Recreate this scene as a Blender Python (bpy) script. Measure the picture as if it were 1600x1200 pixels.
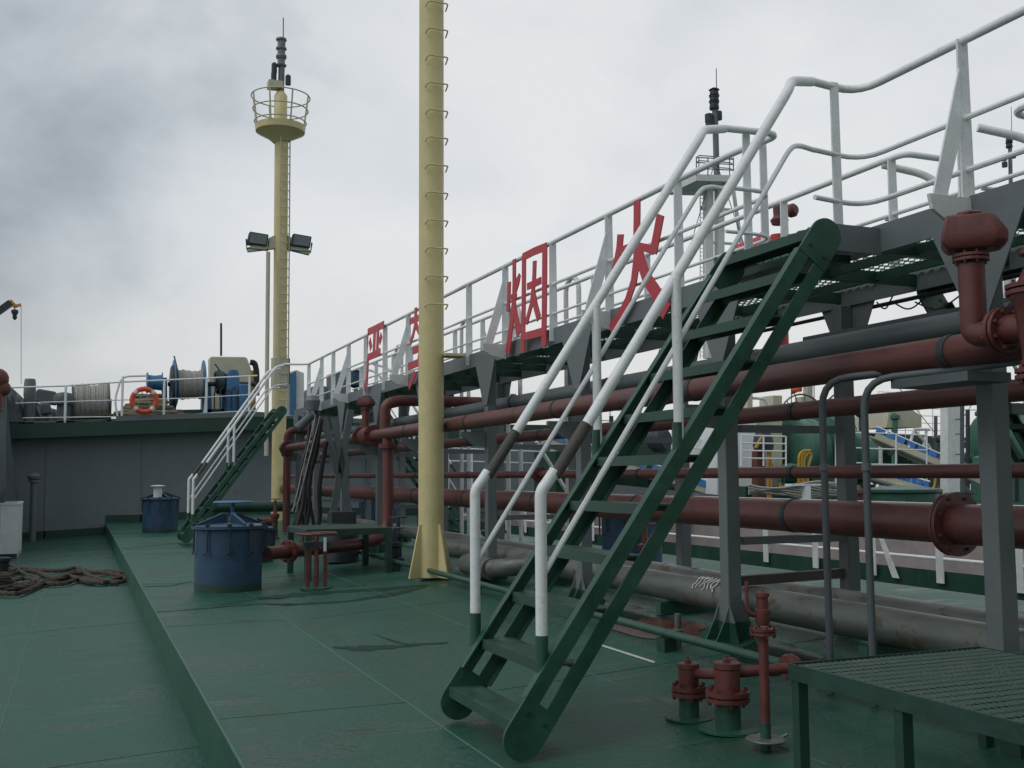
import bpy, math, random
from mathutils import Vector, Matrix, Quaternion
random.seed(7)
V=Vector
D=bpy.data; SC=bpy.context.scene
for o in list(D.objects): D.objects.remove(o)
# ------------------------------------------------------------------ camera
F=1650.0; HC=1.7
RX=V((0.92605193,0.02729008,0.37640813)); RY=V((-0.37735216,0.08217891,0.92241638)); RZ=V((-0.00575999,-0.99624388,0.08639991))
cd=D.cameras.new('camera'); cam=D.objects.new('camera',cd); SC.collection.objects.link(cam)
cd.sensor_width=36; cd.lens=F/1600*36; cd.clip_start=.05; cd.clip_end=9000
cam.matrix_world=Matrix(((RX[0],-RX[1],-RX[2],0),(RY[0],-RY[1],-RY[2],0),(RZ[0],-RZ[1],-RZ[2],HC),(0,0,0,1)))
SC.camera=cam
# ------------------------------------------------------------------ world, sun, exposure
W=D.worlds.new('World'); SC.world=W; W.use_nodes=True
nt=W.node_tree; N=nt.nodes; L=nt.links; N.clear()
def nd(t,**k):
    n=N.new(t)
    for a,b in k.items(): setattr(n,a,b)
    return n
out=nd('ShaderNodeOutputWorld'); bg=nd('ShaderNodeBackground'); L.new(bg.outputs[0],out.inputs[0])
sky=nd('ShaderNodeTexSky'); sky.sky_type='NISHITA'; sky.sun_disc=False
SUN_EL=math.radians(50); SUN_AZ=math.radians(-100)
sky.sun_elevation=SUN_EL; sky.sun_rotation=SUN_AZ
tc=nd('ShaderNodeTexCoord'); sep=nd('ShaderNodeSeparateXYZ'); L.new(tc.outputs['Generated'],sep.inputs[0])
mp=nd('ShaderNodeMapping'); mp.inputs['Scale'].default_value=(1,1,1.5); mp.inputs['Location'].default_value=(8.2,.9,3.7); L.new(tc.outputs['Generated'],mp.inputs[0])
n1=nd('ShaderNodeTexNoise'); n1.inputs['Scale'].default_value=2.6; n1.inputs['Detail'].default_value=5; n1.inputs['Roughness'].default_value=.5; n1.inputs['Distortion'].default_value=.5; L.new(mp.outputs[0],n1.inputs[0])
# broad darkening: darker cloud banks away from a bright patch ahead and to the right
dot=nd('ShaderNodeVectorMath',operation='DOT_PRODUCT'); L.new(tc.outputs['Generated'],dot.inputs[0])
dv=V((.50,.84,.19)).normalized(); dot.inputs[1].default_value=dv
mr=nd('ShaderNodeMapRange'); mr.inputs[1].default_value=.82; mr.inputs[2].default_value=.995; mr.inputs[3].default_value=0; mr.inputs[4].default_value=.60; mr.interpolation_type='SMOOTHSTEP'; L.new(dot.outputs['Value'],mr.inputs[0])
ma=nd('ShaderNodeMath',operation='MULTIPLY_ADD'); 
n2=nd('ShaderNodeTexNoise'); n2.inputs['Scale'].default_value=7.5; n2.inputs['Detail'].default_value=6; n2.inputs['Roughness'].default_value=.55; n2.inputs['Distortion'].default_value=.3; L.new(mp.outputs[0],n2.inputs[0])
mw=nd('ShaderNodeMath',operation='MULTIPLY_ADD'); L.new(n2.outputs[0],mw.inputs[0]); mw.inputs[1].default_value=.55; mn=nd('ShaderNodeMath',operation='MULTIPLY_ADD'); L.new(n1.outputs[0],mn.inputs[0]); mn.inputs[1].default_value=1.5; mn.inputs[2].default_value=-.52; L.new(mn.outputs[0],mw.inputs[2])
L.new(mw.outputs[0],ma.inputs[0]); ma.inputs[1].default_value=1.05; L.new(mr.outputs[0],ma.inputs[2])
mb=nd('ShaderNodeMath',operation='MULTIPLY'); L.new(ma.outputs[0],mb.inputs[0]); mb.inputs[1].default_value=.72
cr=nd('ShaderNodeValToRGB'); L.new(mb.outputs[0],cr.inputs[0])
e=cr.color_ramp.elements
e[0].position=.20; e[0].color=(.30,.34,.38,1)
e[1].position=.84; e[1].color=(.81,.825,.84,1)
x=e.new(.38); x.color=(.48,.53,.57,1)
x=e.new(.60); x.color=(.70,.73,.76,1)
hz=nd('ShaderNodeMapRange'); hz.inputs[1].default_value=-.02; hz.inputs[2].default_value=.26; hz.inputs[3].default_value=.65; hz.inputs[4].default_value=0; hz.interpolation_type='SMOOTHSTEP'; L.new(sep.outputs[2],hz.inputs[0])
mx=nd('ShaderNodeMix',data_type='RGBA'); L.new(hz.outputs[0],mx.inputs[0]); L.new(cr.outputs[0],mx.inputs[6]); mx.inputs[7].default_value=(.70,.68,.645,1)
sc2=nd('ShaderNodeMix',data_type='RGBA'); sc2.inputs[0].default_value=.06; L.new(mx.outputs[2],sc2.inputs[6])
sm=nd('ShaderNodeVectorMath',operation='SCALE'); sm.inputs['Scale'].default_value=.10; L.new(sky.outputs[0],sm.inputs[0]); L.new(sm.outputs[0],sc2.inputs[7])
L.new(sc2.outputs[2],bg.inputs[0]); bg.inputs[1].default_value=1.0
sl=D.lights.new('sun','SUN'); sl.energy=.9; sl.angle=math.radians(40); sl.color=(1,.97,.93)
so=D.objects.new('sun',sl); SC.collection.objects.link(so)
sd=V((math.sin(SUN_AZ)*math.cos(SUN_EL),math.cos(SUN_AZ)*math.cos(SUN_EL),math.sin(SUN_EL)))
so.rotation_euler=sd.to_track_quat('Z','Y').to_euler(); so.location=(0,0,60)
SC.view_settings.view_transform='Standard'; SC.view_settings.look='None'; SC.view_settings.exposure=0.0; SC.view_settings.gamma=1
# ------------------------------------------------------------------ back-projection onto real planes
CAM=V((0,0,HC))
def ray(px,py):
    v=V((px-800,py-600,F)); return V((RX.dot(v),RY.dot(v),RZ.dot(v)))
def at(px,py,ax,val):
    r=ray(px,py); i='XYZ'.index(ax); return CAM+r*((val-CAM[i])/r[i])
SL=.045
def onp(px,py,z0,x0=.94,s=SL):
    r=ray(px,py); t=(z0+s*(CAM.x-x0)-CAM.z)/(r.z-s*r.x); return CAM+r*t
KX=2.6; KS=.24/3.7
def dz(x):
    if x>6.3: x=12.6-x
    return max(0.0,KS*(x-KX)) if x>KX else 0.0
def deck(px,py,h=0):
    p=at(px,py,'Z',h); return p if p.x<=KX else onp(px,py,h,KX,KS)
LOW=-.45
def lowdeck(px,py,h=0): return onp(px,py,LOW+h)
# ------------------------------------------------------------------ materials
def mat(name,col,rough=.45,var=.22,rust=0.0,scale=2.5,bump=.06,metal=0,dirt=None,spec=.5,rustcol=(.16,.06,.03),bs=30,stretch=(1,1,1)):
    if dirt is None: dirt=tuple(x*.6+.004 for x in col)
    m=D.materials.new(name); m.use_nodes=True; t=m.node_tree; n=t.nodes; l=t.links; n.clear()
    o=n.new('ShaderNodeOutputMaterial'); b=n.new('ShaderNodeBsdfPrincipled'); l.new(b.outputs[0],o.inputs[0])
    c=n.new('ShaderNodeTexCoord'); mpn=n.new('ShaderNodeMapping'); mpn.inputs['Scale'].default_value=stretch; l.new(c.outputs['Object'],mpn.inputs[0])
    a=n.new('ShaderNodeTexNoise'); a.inputs['Scale'].default_value=scale; a.inputs['Detail'].default_value=6; a.inputs['Roughness'].default_value=.62; l.new(mpn.outputs[0],a.inputs[0])
    r=n.new('ShaderNodeValToRGB'); l.new(a.outputs[0],r.inputs[0])
    r.color_ramp.elements[0].position=.3; r.color_ramp.elements[1].position=.7
    r.color_ramp.elements[0].color=tuple(x*(1-var) for x in col)+(1,); r.color_ramp.elements[1].color=tuple(min(1,x*(1+var*.8)) for x in col)+(1,)
    last=r.outputs[0]
    f=n.new('ShaderNodeTexNoise'); f.inputs['Scale'].default_value=scale*7; f.inputs['Detail'].default_value=5; l.new(mpn.outputs[0],f.inputs[0])
    fr=n.new('ShaderNodeMapRange'); fr.inputs[1].default_value=.56; fr.inputs[2].default_value=.8; fr.inputs[3].default_value=0; fr.inputs[4].default_value=.5; l.new(f.outputs[0],fr.inputs[0])
    mxn=n.new('ShaderNodeMix'); mxn.data_type='RGBA'; l.new(fr.outputs[0],mxn.inputs[0]); l.new(last,mxn.inputs[6]); mxn.inputs[7].default_value=tuple(dirt)+(1,); last=mxn.outputs[2]
    if rust>0:
        g=n.new('ShaderNodeTexNoise'); g.inputs['Scale'].default_value=scale*2.3; g.inputs['Detail'].default_value=8; g.inputs['Roughness'].default_value=.7; g.inputs['Distortion'].default_value=.4; l.new(c.outputs['Object'],g.inputs[0])
        gr=n.new('ShaderNodeMapRange'); th=.72-.22*rust; gr.inputs[1].default_value=th; gr.inputs[2].default_value=th+.07; gr.inputs[4].default_value=.85; l.new(g.outputs[0],gr.inputs[0])
        m2=n.new('ShaderNodeMix'); m2.data_type='RGBA'; l.new(gr.outputs[0],m2.inputs[0]); l.new(last,m2.inputs[6]); m2.inputs[7].default_value=tuple(rustcol)+(1,); last=m2.outputs[2]
    l.new(last,b.inputs['Base Color'])
    rr=n.new('ShaderNodeMapRange'); rr.inputs[1].default_value=.3; rr.inputs[2].default_value=.7; rr.inputs[3].default_value=max(.05,rough-.12); rr.inputs[4].default_value=min(1,rough+.15); l.new(a.outputs[0],rr.inputs[0]); l.new(rr.outputs[0],b.inputs['Roughness'])
    b.inputs['Metallic'].default_value=metal; b.inputs['Specular IOR Level'].default_value=spec
    bp=n.new('ShaderNodeBump'); bp.inputs['Strength'].default_value=bump; bp.inputs['Distance'].default_value=.02
    bn=n.new('ShaderNodeTexNoise'); bn.inputs['Scale'].default_value=bs; bn.inputs['Detail'].default_value=4; l.new(c.outputs['Object'],bn.inputs[0]); l.new(bn.outputs[0],bp.inputs['Height']); l.new(bp.outputs[0],b.inputs['Normal'])
    return m
M={}
M['white']=mat('white_paint',(.84,.86,.87),.42,.08,.18,4,.08,dirt=(.45,.44,.42))
M['whitew']=mat('weathered_white_paint',(.70,.71,.70),.5,.12,.12,4,.1,dirt=(.35,.34,.32))
M['grey']=mat('grey_paint',(.145,.168,.178),.5,.12,.05,1.6,.06,dirt=(.12,.13,.13))
M['greyd']=mat('dark_grey_paint',(.10,.12,.13),.55,.2,.1,1.5,.08)
M['wall']=mat('bulkhead_grey_paint',(.19,.22,.24),.55,.12,.04,.7,.05)
M['wall'].name='bulkhead_grey_paint'
M['cream']=mat('cream_paint',(.66,.57,.29),.48,.10,.14,3.0,.05,dirt=(.5,.42,.2))
M['creamd']=mat('faded_cream_paint',(.52,.50,.37),.55,.10,.05,1.5,.06,dirt=(.35,.33,.25))
M['green']=mat('dark_green_paint',(.025,.092,.062),.38,.35,.38,4.5,.12,dirt=(.04,.06,.045),rustcol=(.07,.04,.025))
M['greenb']=mat('bulwark_green_paint',(.018,.06,.042),.45,.2,0,2,.08)
M['lgreen']=mat('pale_green_paint',(.055,.16,.115),.45,.2,.05,2.5,.08)
M['red']=mat('oxide_red_paint',(.130,.045,.040),.42,.32,.45,1.8,.10,rustcol=(.075,.032,.024))
M['redv']=mat('valve_red_paint',(.14,.042,.037),.42,.3,.4,6,.12,rustcol=(.05,.03,.02))
M['sign']=mat('signal_red_paint',(.52,.045,.06),.45,.08,0,5,.05,dirt=(.4,.04,.05))
M['blue']=mat('blue_paint',(.024,.068,.125),.45,.32,.35,4,.1)
M['winch']=mat('winch_blue_paint',(.05,.17,.34),.42,.22,.05,3,.1)
M['steel']=mat('galvanised_pipe',(.14,.155,.142),.42,.38,.75,1.9,.14,.2,rustcol=(.11,.065,.032),stretch=(2,.5,2))
M['black']=mat('black_rubber',(.015,.015,.016),.6,.3,0,4,.1)
M['dark']=mat('dark_machinery',(.03,.04,.05),.5,.4,.1,6,.2)
M['grip']=mat('worn_grip_tape',(.085,.08,.072),.7,.3,0,9,.2)
M['rope']=mat('grey_rope',(.46,.44,.40),.85,.35,0,25,.5,bs=120)
M['ropeb']=mat('brown_rope',(.072,.056,.042),.9,.5,0,18,.6,bs=90)
M['orange']=mat('buoy_orange',(.72,.09,.03),.5,.12,0,5,.05)
M['yellow']=mat('yellow_paint',(.55,.30,.03),.45,.2,.08,4,.08)
M['lblue']=mat('sky_blue_paint',(.06,.22,.60),.45,.15,0,5,.05)
M['hull']=mat('faded_red_hull',(.36,.31,.30),.6,.2,.35,1.2,.1,rustcol=(.22,.10,.07))
M['hill']=mat('hill_vegetation',(.05,.065,.06),.9,.3,0,.02,.2)
M['lens']=mat('lamp_glass',(.10,.14,.14),.12,.15,0,8,.02,spec=.8)
M['lampm']=mat('lamp_casing',(.20,.21,.22),.4,.5,0,12,.05)
M['gratm']=mat('grating_green_paint',(.020,.060,.045),.5,.3,.15,4,.1)
M['tread']=mat('worn_tread_paint',(.030,.085,.060),.45,.3,.42,5,.12,rustcol=(.055,.045,.030))
M['brown']=mat('brown_wrap',(.13,.045,.03),.6,.3,0,6,.1)
# deck paint: wear, stains, wet patches
def deckmat():
    m=D.materials.new('deck_green_paint'); m.use_nodes=True; t=m.node_tree; n=t.nodes; l=t.links; n.clear()
    o=n.new('ShaderNodeOutputMaterial'); b=n.new('ShaderNodeBsdfPrincipled'); l.new(b.outputs[0],o.inputs[0])
    c=n.new('ShaderNodeTexCoord')
    def noise(s,d,dist=0,st=(1,1,1),rg=.6):
        q=n.new('ShaderNodeMapping'); q.inputs['Scale'].default_value=st; l.new(c.outputs['Object'],q.inputs[0])
        a=n.new('ShaderNodeTexNoise'); a.inputs['Scale'].default_value=s; a.inputs['Detail'].default_value=d; a.inputs['Distortion'].default_value=dist; a.inputs['Roughness'].default_value=rg; l.new(q.outputs[0],a.inputs[0]); return a.outputs[0]
    def ramp(x,a0,a1,v0=0,v1=1):
        r=n.new('ShaderNodeMapRange'); r.inputs[1].default_value=a0; r.inputs[2].default_value=a1; r.inputs[3].default_value=v0; r.inputs[4].default_value=v1; r.interpolation_type='SMOOTHSTEP'; l.new(x,r.inputs[0]); return r.outputs[0]
    def mix(fac,a,bc):
        q=n.new('ShaderNodeMix'); q.data_type='RGBA'; l.new(fac,q.inputs[0])
        for i,z in ((6,a),(7,bc)):
            if isinstance(z,tuple): q.inputs[i].default_value=z+(1,)
            else: l.new(z,q.inputs[i])
        return q.outputs[2]
    big=noise(.55,5,.6); mid=noise(2.2,6,.5,(1,.6,1)); fine=noise(16,6); sp=noise(55,3)
    col=mix(ramp(big,.35,.68),(.020,.086,.060),(.034,.112,.080))
    col=mix(ramp(mid,.56,.72,0,.55),col,(.050,.072,.045))
    col=mix(ramp(fine,.55,.75,0,.35),col,(.018,.042,.034))
    wet=ramp(noise(1.1,4,1.2,(.5,1.6,1)),.57,.63)
    col=mix(ramp(noise(1.1,4,1.2,(.5,1.6,1)),.57,.63,0,.22),col,(.012,.034,.026))
    col=mix(ramp(sp,.69,.74,0,.7),col,(.07,.055,.035))
    col=mix(ramp(noise(.9,7,.8,(1,1,1),.7),.62,.72,0,.45),col,(.070,.060,.040))
    col=mix(ramp(noise(6.5,8,1.0,(1,1,1),.75),.64,.70,0,.75),col,(.075,.048,.030))
    col=mix(ramp(noise(3.3,7,.6,(.7,1.3,1),.7),.62,.70,0,.5),col,(.060,.150,.115))
    l.new(col,b.inputs['Base Color'])
    rg=n.new('ShaderNodeMix'); rg.data_type='FLOAT'; l.new(wet,rg.inputs[0]); l.new(ramp(big,.3,.7,.36,.52),rg.inputs[2]); rg.inputs[3].default_value=.24; b.inputs['Specular IOR Level'].default_value=.22; l.new(rg.outputs[0],b.inputs['Roughness'])
    bp=n.new('ShaderNodeBump'); bp.inputs['Strength'].default_value=.3; bp.inputs['Distance'].default_value=.05
    bb=n.new('ShaderNodeMath'); bb.operation='MULTIPLY_ADD'; l.new(big,bb.inputs[0]); bb.inputs[1].default_value=1.6; l.new(fine,bb.inputs[2]); l.new(bb.outputs[0],bp.inputs['Height']); l.new(bp.outputs[0],b.inputs['Normal'])
    return m
M['deck']=deckmat()
def water():
    m=mat('sea_water',(.10,.12,.11),.12,.2,0,.05,.5,bs=.8); return m
M['water']=water()
# ------------------------------------------------------------------ mesh builder
class B:
    def __init__(s): s.v=[]; s.f=[]; s.sm=[]
    def add(s,vs,fs,smooth=False):
        k=len(s.v); s.v+=[V(p) for p in vs]; s.f+=[[k+i for i in f] for f in fs]
        s.sm+=([smooth]*len(fs) if isinstance(smooth,bool) else smooth); return s
    def box(s,a,b,R=None,o=None):
        (x0,y0,z0),(x1,y1,z1)=a,b
        vs=[V((x,y,z)) for x in(x0,x1) for y in(y0,y1) for z in(z0,z1)]
        if R: vs=[R@(p-V(o))+V(o) for p in vs]
        return s.add(vs,[(0,1,3,2),(4,6,7,5),(0,4,5,1),(2,3,7,6),(0,2,6,4),(1,5,7,3)])
    def bar(s,p,q,w,h,up=(0,0,1)):
        p=V(p);q=V(q);d=(q-p).normalized();u=V(up); sd=d.cross(u)
        if sd.length<1e-4: sd=d.cross(V((1,0,0)))
        sd.normalize(); u=sd.cross(d).normalized()
        vs=[c+sd*(i*w/2)+u*(j*h/2) for c in(p,q) for i,j in((-1,-1),(1,-1),(1,1),(-1,1))]
        return s.add(vs,[(0,3,2,1),(4,5,6,7),(0,1,5,4),(1,2,6,5),(2,3,7,6),(3,0,4,7)])
    def prism(s,pts,t):
        pts=[V(p) for p in pts]; n=len(pts); t=V(t)
        return s.add(pts+[p+t for p in pts],[tuple(range(n))[::-1],tuple(range(n,2*n))]+[(i,(i+1)%n,n+(i+1)%n,n+i) for i in range(n)])
    def tube(s,pts,r,n=10,fil=0,closed=False,caps=True):
        pts=[V(p) for p in pts]
        if fil>0 and len(pts)>2:
            o=[pts[0]]
            for i in range(1,len(pts)-1):
                a,b,c=pts[i-1],pts[i],pts[i+1]; f=min(fil,(a-b).length*.48,(c-b).length*.48)
                p0=b+(a-b).normalized()*f; p1=b+(c-b).normalized()*f
                for k in range(6):
                    t=k/5; o.append(p0*(1-t)**2+b*2*t*(1-t)+p1*t*t)
            o.append(pts[-1]); pts=o
        m=len(pts); rs=r if isinstance(r,list) else [r]*m
        tan=[]
        for i in range(m):
            if closed: d=pts[(i+1)%m]-pts[i-1]
            else: d=pts[min(i+1,m-1)]-pts[max(i-1,0)]
            tan.append(d.normalized())
        u=tan[0].orthogonal().normalized(); vs=[]
        for i in range(m):
            u=(u-tan[i]*u.dot(tan[i])).normalized(); w=tan[i].cross(u)
            for k in range(n):
                a=2*math.pi*k/n; vs.append(pts[i]+(u*math.cos(a)+w*math.sin(a))*rs[i])
        fs=[];sm=[]
        for i in range(m if closed else m-1):
            for k in range(n):
                j=(i+1)%m; fs.append((i*n+k,i*n+(k+1)%n,j*n+(k+1)%n,j*n+k)); sm.append(n>5)
        if not closed and caps: fs+=[tuple(range(n))[::-1],tuple((m-1)*n+k for k in range(n))]; sm+=[False,False]
        return s.add(vs,fs,sm)
    def lathe(s,c,ax,prof,n=20):
        c=V(c);ax=V(ax).normalized(); u=ax.orthogonal().normalized(); w=ax.cross(u); vs=[]
        for h,r in prof:
            for k in range(n):
                a=2*math.pi*k/n; vs.append(c+ax*h+(u*math.cos(a)+w*math.sin(a))*max(r,1e-4))
        fs=[];sm=[];m=len(prof)
        for i in range(m-1):
            flat=abs(prof[i][0]-prof[i+1][0])<1e-5
            for k in range(n): fs.append((i*n+k,i*n+(k+1)%n,(i+1)*n+(k+1)%n,(i+1)*n+k)); sm.append(False if flat else n>6)
        fs+=[tuple(range(n))[::-1],tuple((m-1)*n+k for k in range(n))]; sm+=[False,False]
        return s.add(vs,fs,sm)
    def cyl(s,p,q,r,n=16): p=V(p);q=V(q); return s.lathe(p,q-p,[(0,r),((q-p).length,r)],n)
    def flange(s,c,ax,r,t=.03,gap=.012,n=20,bolts=8,rb=.014):
        c=V(c);a=V(ax).normalized()
        for k in(-1,1): s.lathe(c+a*(k*(t/2+gap/2)-t/2),a,[(0,r),(t,r)],n)
        s.lathe(c-a*gap,a,[(0,r*.8),(gap*2,r*.8)],n)
        u=a.orthogonal().normalized();w=a.cross(u)
        for k in range(bolts):
            g=2*math.pi*(k+.5)/bolts; o=c+(u*math.cos(g)+w*math.sin(g))*r*.84
            s.cyl(o-a*(t*1.7+gap),o+a*(t*1.7+gap),rb,6)
        return s
    def sphere(s,c,r,n=14,sz=(1,1,1)):
        m=n//2; c=V(c); vs=[]; 
        for i in range(m+1):
            t=math.pi*i/m
            for k in range(n):
                a=2*math.pi*k/n; vs.append(c+V((math.sin(t)*math.cos(a)*r*sz[0],math.sin(t)*math.sin(a)*r*sz[1],math.cos(t)*r*sz[2])))
        return s.add(vs,[(i*n+k,(i+1)*n+k,(i+1)*n+(k+1)%n,i*n+(k+1)%n) for i in range(m) for k in range(n)],True)
    def ribbon(s,pts,ws,t,nrm):
        "flat strip of varying width following pts, extruded by thickness"
        pts=[V(p) for p in pts]; nrm=V(nrm).normalized(); m=len(pts); ws=ws if isinstance(ws,list) else [ws]*m
        Lp=[];Rp=[]
        for i in range(m):
            d=(pts[min(i+1,m-1)]-pts[max(i-1,0)]).normalized(); sd=d.cross(nrm).normalized()*ws[i]/2
            Lp.append(pts[i]+sd); Rp.append(pts[i]-sd)
        vs=Lp+Rp+[p+nrm*t for p in Lp]+[p+nrm*t for p in Rp]; fs=[]
        for i in range(m-1):
            fs+=[(i,i+1,m+i+1,m+i),(2*m+i,3*m+i,3*m+i+1,2*m+i+1),(i,2*m+i,2*m+i+1,i+1),(m+i,m+i+1,3*m+i+1,3*m+i)]
        fs+=[(0,m,3*m,2*m),(m-1,3*m-1,4*m-1,2*m-1)]
        return s.add(vs,fs)
    def grating(s,x0,x1,y0,y1,z,cx=.05,cy=.13,w=.016,zf=None):
        n=int((x1-x0)/cx); m=int((y1-y0)/(cy/2)); hx=(x1-x0)/n; hy=(y1-y0)/m
        for i in range(n+1):
            for j in range(m):
                xa=x0+i*hx+(hx/2 if j%2 else -hx/2); xb=x0+i*hx+(hx/2 if (j+1)%2 else -hx/2)
                xa=min(max(xa,x0),x1); xb=min(max(xb,x0),x1)
                ya=y0+j*hy; yb=ya+hy; k=len(s.v)
                s.v+=[V((xa-w/2,ya,z-w/2)),V((xa+w/2,ya,z+w/2)),V((xb+w/2,yb,z+w/2)),V((xb-w/2,yb,z-w/2))]; s.f.append([k,k+1,k+2,k+3]); s.sm.append(False)
        return s
    def build(s,name,m,parent=None,label=None,cat=None,group=None,kind=None,bevel=0):
        org=V((0,0,0))
        if parent is not None:
            p=parent
            while p is not None: org+=p.location; p=p.parent
        elif s.v:
            xs=[p.x for p in s.v]; ys=[p.y for p in s.v]; zs=[p.z for p in s.v]
            org=V(((min(xs)+max(xs))/2,(min(ys)+max(ys))/2,min(zs)))
        me=D.meshes.new(name); me.from_pydata([tuple(p-org) for p in s.v],[],s.f)
        me.polygons.foreach_set('use_smooth',s.sm); me.update(); me.set_sharp_from_angle(angle=math.radians(38)); me.materials.append(M[m] if isinstance(m,str) else m); me.update()
        o=D.objects.new(name,me); SC.collection.objects.link(o)
        if parent is not None: o.parent=parent
        else: o.location=org
        if bevel:
            bv=o.modifiers.new('bevel','BEVEL'); bv.width=bevel; bv.segments=2; bv.limit_method='ANGLE'
        tag(o,label,cat,group,kind); return o
def tag(o,label=None,cat=None,group=None,kind=None):
    if label: o['label']=label
    if cat: o['category']=cat
    if group: o['group']=group
    if kind: o['kind']=kind
def thing(name,label,cat,loc,group=None):
    o=D.objects.new(name,None); SC.collection.objects.link(o); o.location=V(loc); o.empty_display_size=.2
    tag(o,label,cat,group); return o
def copy_tree(o,dl,label=None,parent=None):
    c=o.copy(); SC.collection.objects.link(c)
    if parent is not None: c.parent=parent
    else: c.location=o.location+V(dl)
    if label: c['label']=label
    for ch in [q for q in D.objects if q.parent==o]: copy_tree(ch,None,None,c)
    return c
X,Y,Z=V((1,0,0)),V((0,1,0)),V((0,0,1))
# ================================================================== SETTING
b=B(); b.add([(-4000,-600,-4.2),(4000,-600,-4.2),(4000,7000,-4.2),(-4000,7000,-4.2)],[(0,1,2,3)]); b.build('water','water',kind='structure')
b=B()
for hx,hy,hr,hh in ((-420,2300,330,62),(-60,2500,420,70),(300,2600,300,45),(1900,2300,700,60),(2900,2100,600,80)):
    vs=[];n=36
    for i in range(n+1):
        a=i/n; xx=hx-hr+2*hr*a; zz=-5+hh*math.sin(math.pi*a)**.8*(1+.18*math.sin(a*23+hx)+.1*math.sin(a*51))
        vs+=[V((xx,hy-200,-5)),V((xx,hy,zz)),V((xx,hy+250,-5))]
    b.add(vs,[(3*i+k,3*i+3+k,3*i+4+k,3*i+1+k) for i in range(n) for k in(0,1)],True)
b.build('hills','hill',kind='structure')
# trunk deck with camber; raised plating seams
XE=.94; XS=11.7; YB=43.5
b=B()
xs=[XE,2.6,4.2,6.3,8.2,10,XS]
for i in range(len(xs)-1): b.add([(xs[i],-6,dz(xs[i])),(xs[i+1],-6,dz(xs[i+1])),(xs[i+1],YB,dz(xs[i+1])),(xs[i],YB,dz(xs[i]))],[(0,1,2,3)])
b.add([(XE,-6,LOW),(XE,YB,LOW),(XE,YB,0),(XE,-6,0)],[(0,3,2,1)])
b.add([(XS,-6,-.6),(XS,YB,-.6),(XS,YB,dz(XS)),(XS,-6,dz(XS))],[(0,1,2,3)])
def lz(x): return LOW+SL*(x-XE)
trunk=b.build('trunk_deck','deck',kind='structure')
b=B(); b.add([(-3.4,-6,lz(-3.4)),(XE,-6,LOW),(XE,YB,LOW),(-3.4,YB,lz(-3.4))],[(0,1,2,3)]); b.build('side_deck','deck',kind='structure')
b=B(); b.add([(XS,-6,-.5),(15.2,-6,-.7),(15.2,YB,-.7),(XS,YB,-.5)],[(0,1,2,3)]); b.build('side_deck','deck',kind='structure')
# weld seams (raised beads) on the trunk deck
M['seam']=mat('seam_paint',(.042,.125,.092),.45,.3,.1,6,.2)
b=B()
for sx in(2.33,3.9): b.tube([(sx,-4,dz(sx)-.003),(sx,YB,dz(sx)-.003)],.009,8)
for sy in(7.4,12.4,17.6,25,33,41):
    for x0,x1 in((XE,2.33),(2.6,3.9),(3.9,6.3)):
        o=.9*((int(sy*3)+int(x0*7))%3)/2; b.bar((x0,sy+o,dz(x0)+.0005),(x1,sy+o,dz(x1)+.0005),.012,.006)
b.tube([(XE,-5,-.004),(XE,YB-.05,-.004)],.012,8)
for sy in(9,17,27): b.bar((-3.3,sy,lz(-3.3)+.0005),(XE,sy,LOW+.0005),.012,.006)
b.bar((-.6,-5,lz(-.6)+.0005),(-.6,YB,lz(-.6)+.0005),.012,.006)
b.build('weld_seams','seam',kind='structure')
b=B(); b.box((-1.5,-16,-.6),(14,-5.5,9.5)); b.box((-2.5,-6.2,4.2),(14.5,-4.6,4.35)); b.build('deckhouse','creamd',None,'large cream superstructure standing aft of the deck, behind the viewer','deckhouse') 
M['wetp']=mat('standing_water',(.02,.035,.03),.12,.2,0,3,.03,spec=.6)
M['wets']=mat('wet_streak',(.012,.048,.034),.5,.3,0,5,.1,spec=.1)
b=B()
for pts,ws in (([(398,936),(450,931),(520,925),(600,921),(668,914)],[.05,.16,.10,.14,.05]),([(402,944),(470,944),(540,940),(610,930),(665,917)],[.03,.07,.05,.10,.03]),([(520,1012),(560,1014),(620,1010),(700,1004)],[.03,.11,.06,.02]),([(586,992),(608,1000),(640,1008)],[.03,.09,.03]),([(190,858),(240,853),(286,848)],[.04,.06,.03]),([(225,917),(270,915),(300,908)],[.03,.05,.02]),([(230,958),(330,950),(400,944)],[.02,.03,.02])):
    P_=[deck(px,py) for px,py in pts]; P_=[V((p.x,p.y,dz(p.x)+.003)) for p in P_]
    Q=[]
    for i in range(len(P_)-1):
        for k in range(5): Q.append(P_[i].lerp(P_[i+1],k/5)+V((0,.02*math.sin(i*5+k*1.7),0)))
    Q.append(P_[-1]); W_=[]
    for i in range(len(Q)):
        t=i/5; j=min(int(t),len(ws)-2); W_.append((ws[j]+(ws[j+1]-ws[j])*(t-j))*(1.6+.5*math.sin(i*2.3)))
    L1=[Q[i]+V((0,W_[i],0)) for i in range(len(Q))]; R1=[Q[i]-V((0,W_[i],0)) for i in range(len(Q))]
    k=len(Q); b.add(L1+R1,[(i,k+i,k+i+1,i+1) for i in range(k-1)])
b.build('wet_streaks','wets',kind='structure')
b=B()
for (px,py,rx,ry,sd) in ((1212,1022,.30,.55,1),(985,958,.25,.8,2),(1228,1048,.2,.3,5)):
    c=deck(px,py); rd=random.Random(sd); n=36; ph=[rd.random()*6 for _ in range(4)]; pts=[]
    for k in range(n):
        a=2*math.pi*k/n; w=1+.2*math.sin(2*a+ph[0])+.15*math.sin(3*a+ph[1])+.1*math.sin(5*a+ph[2]); x=c.x+math.cos(a)*rx*w; pts.append((x,c.y+math.sin(a)*ry*w,dz(x)+.004+.0007*sd))
    b.add(pts,[tuple(range(n))])
b.build('puddles','wetp',kind='structure')
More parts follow.
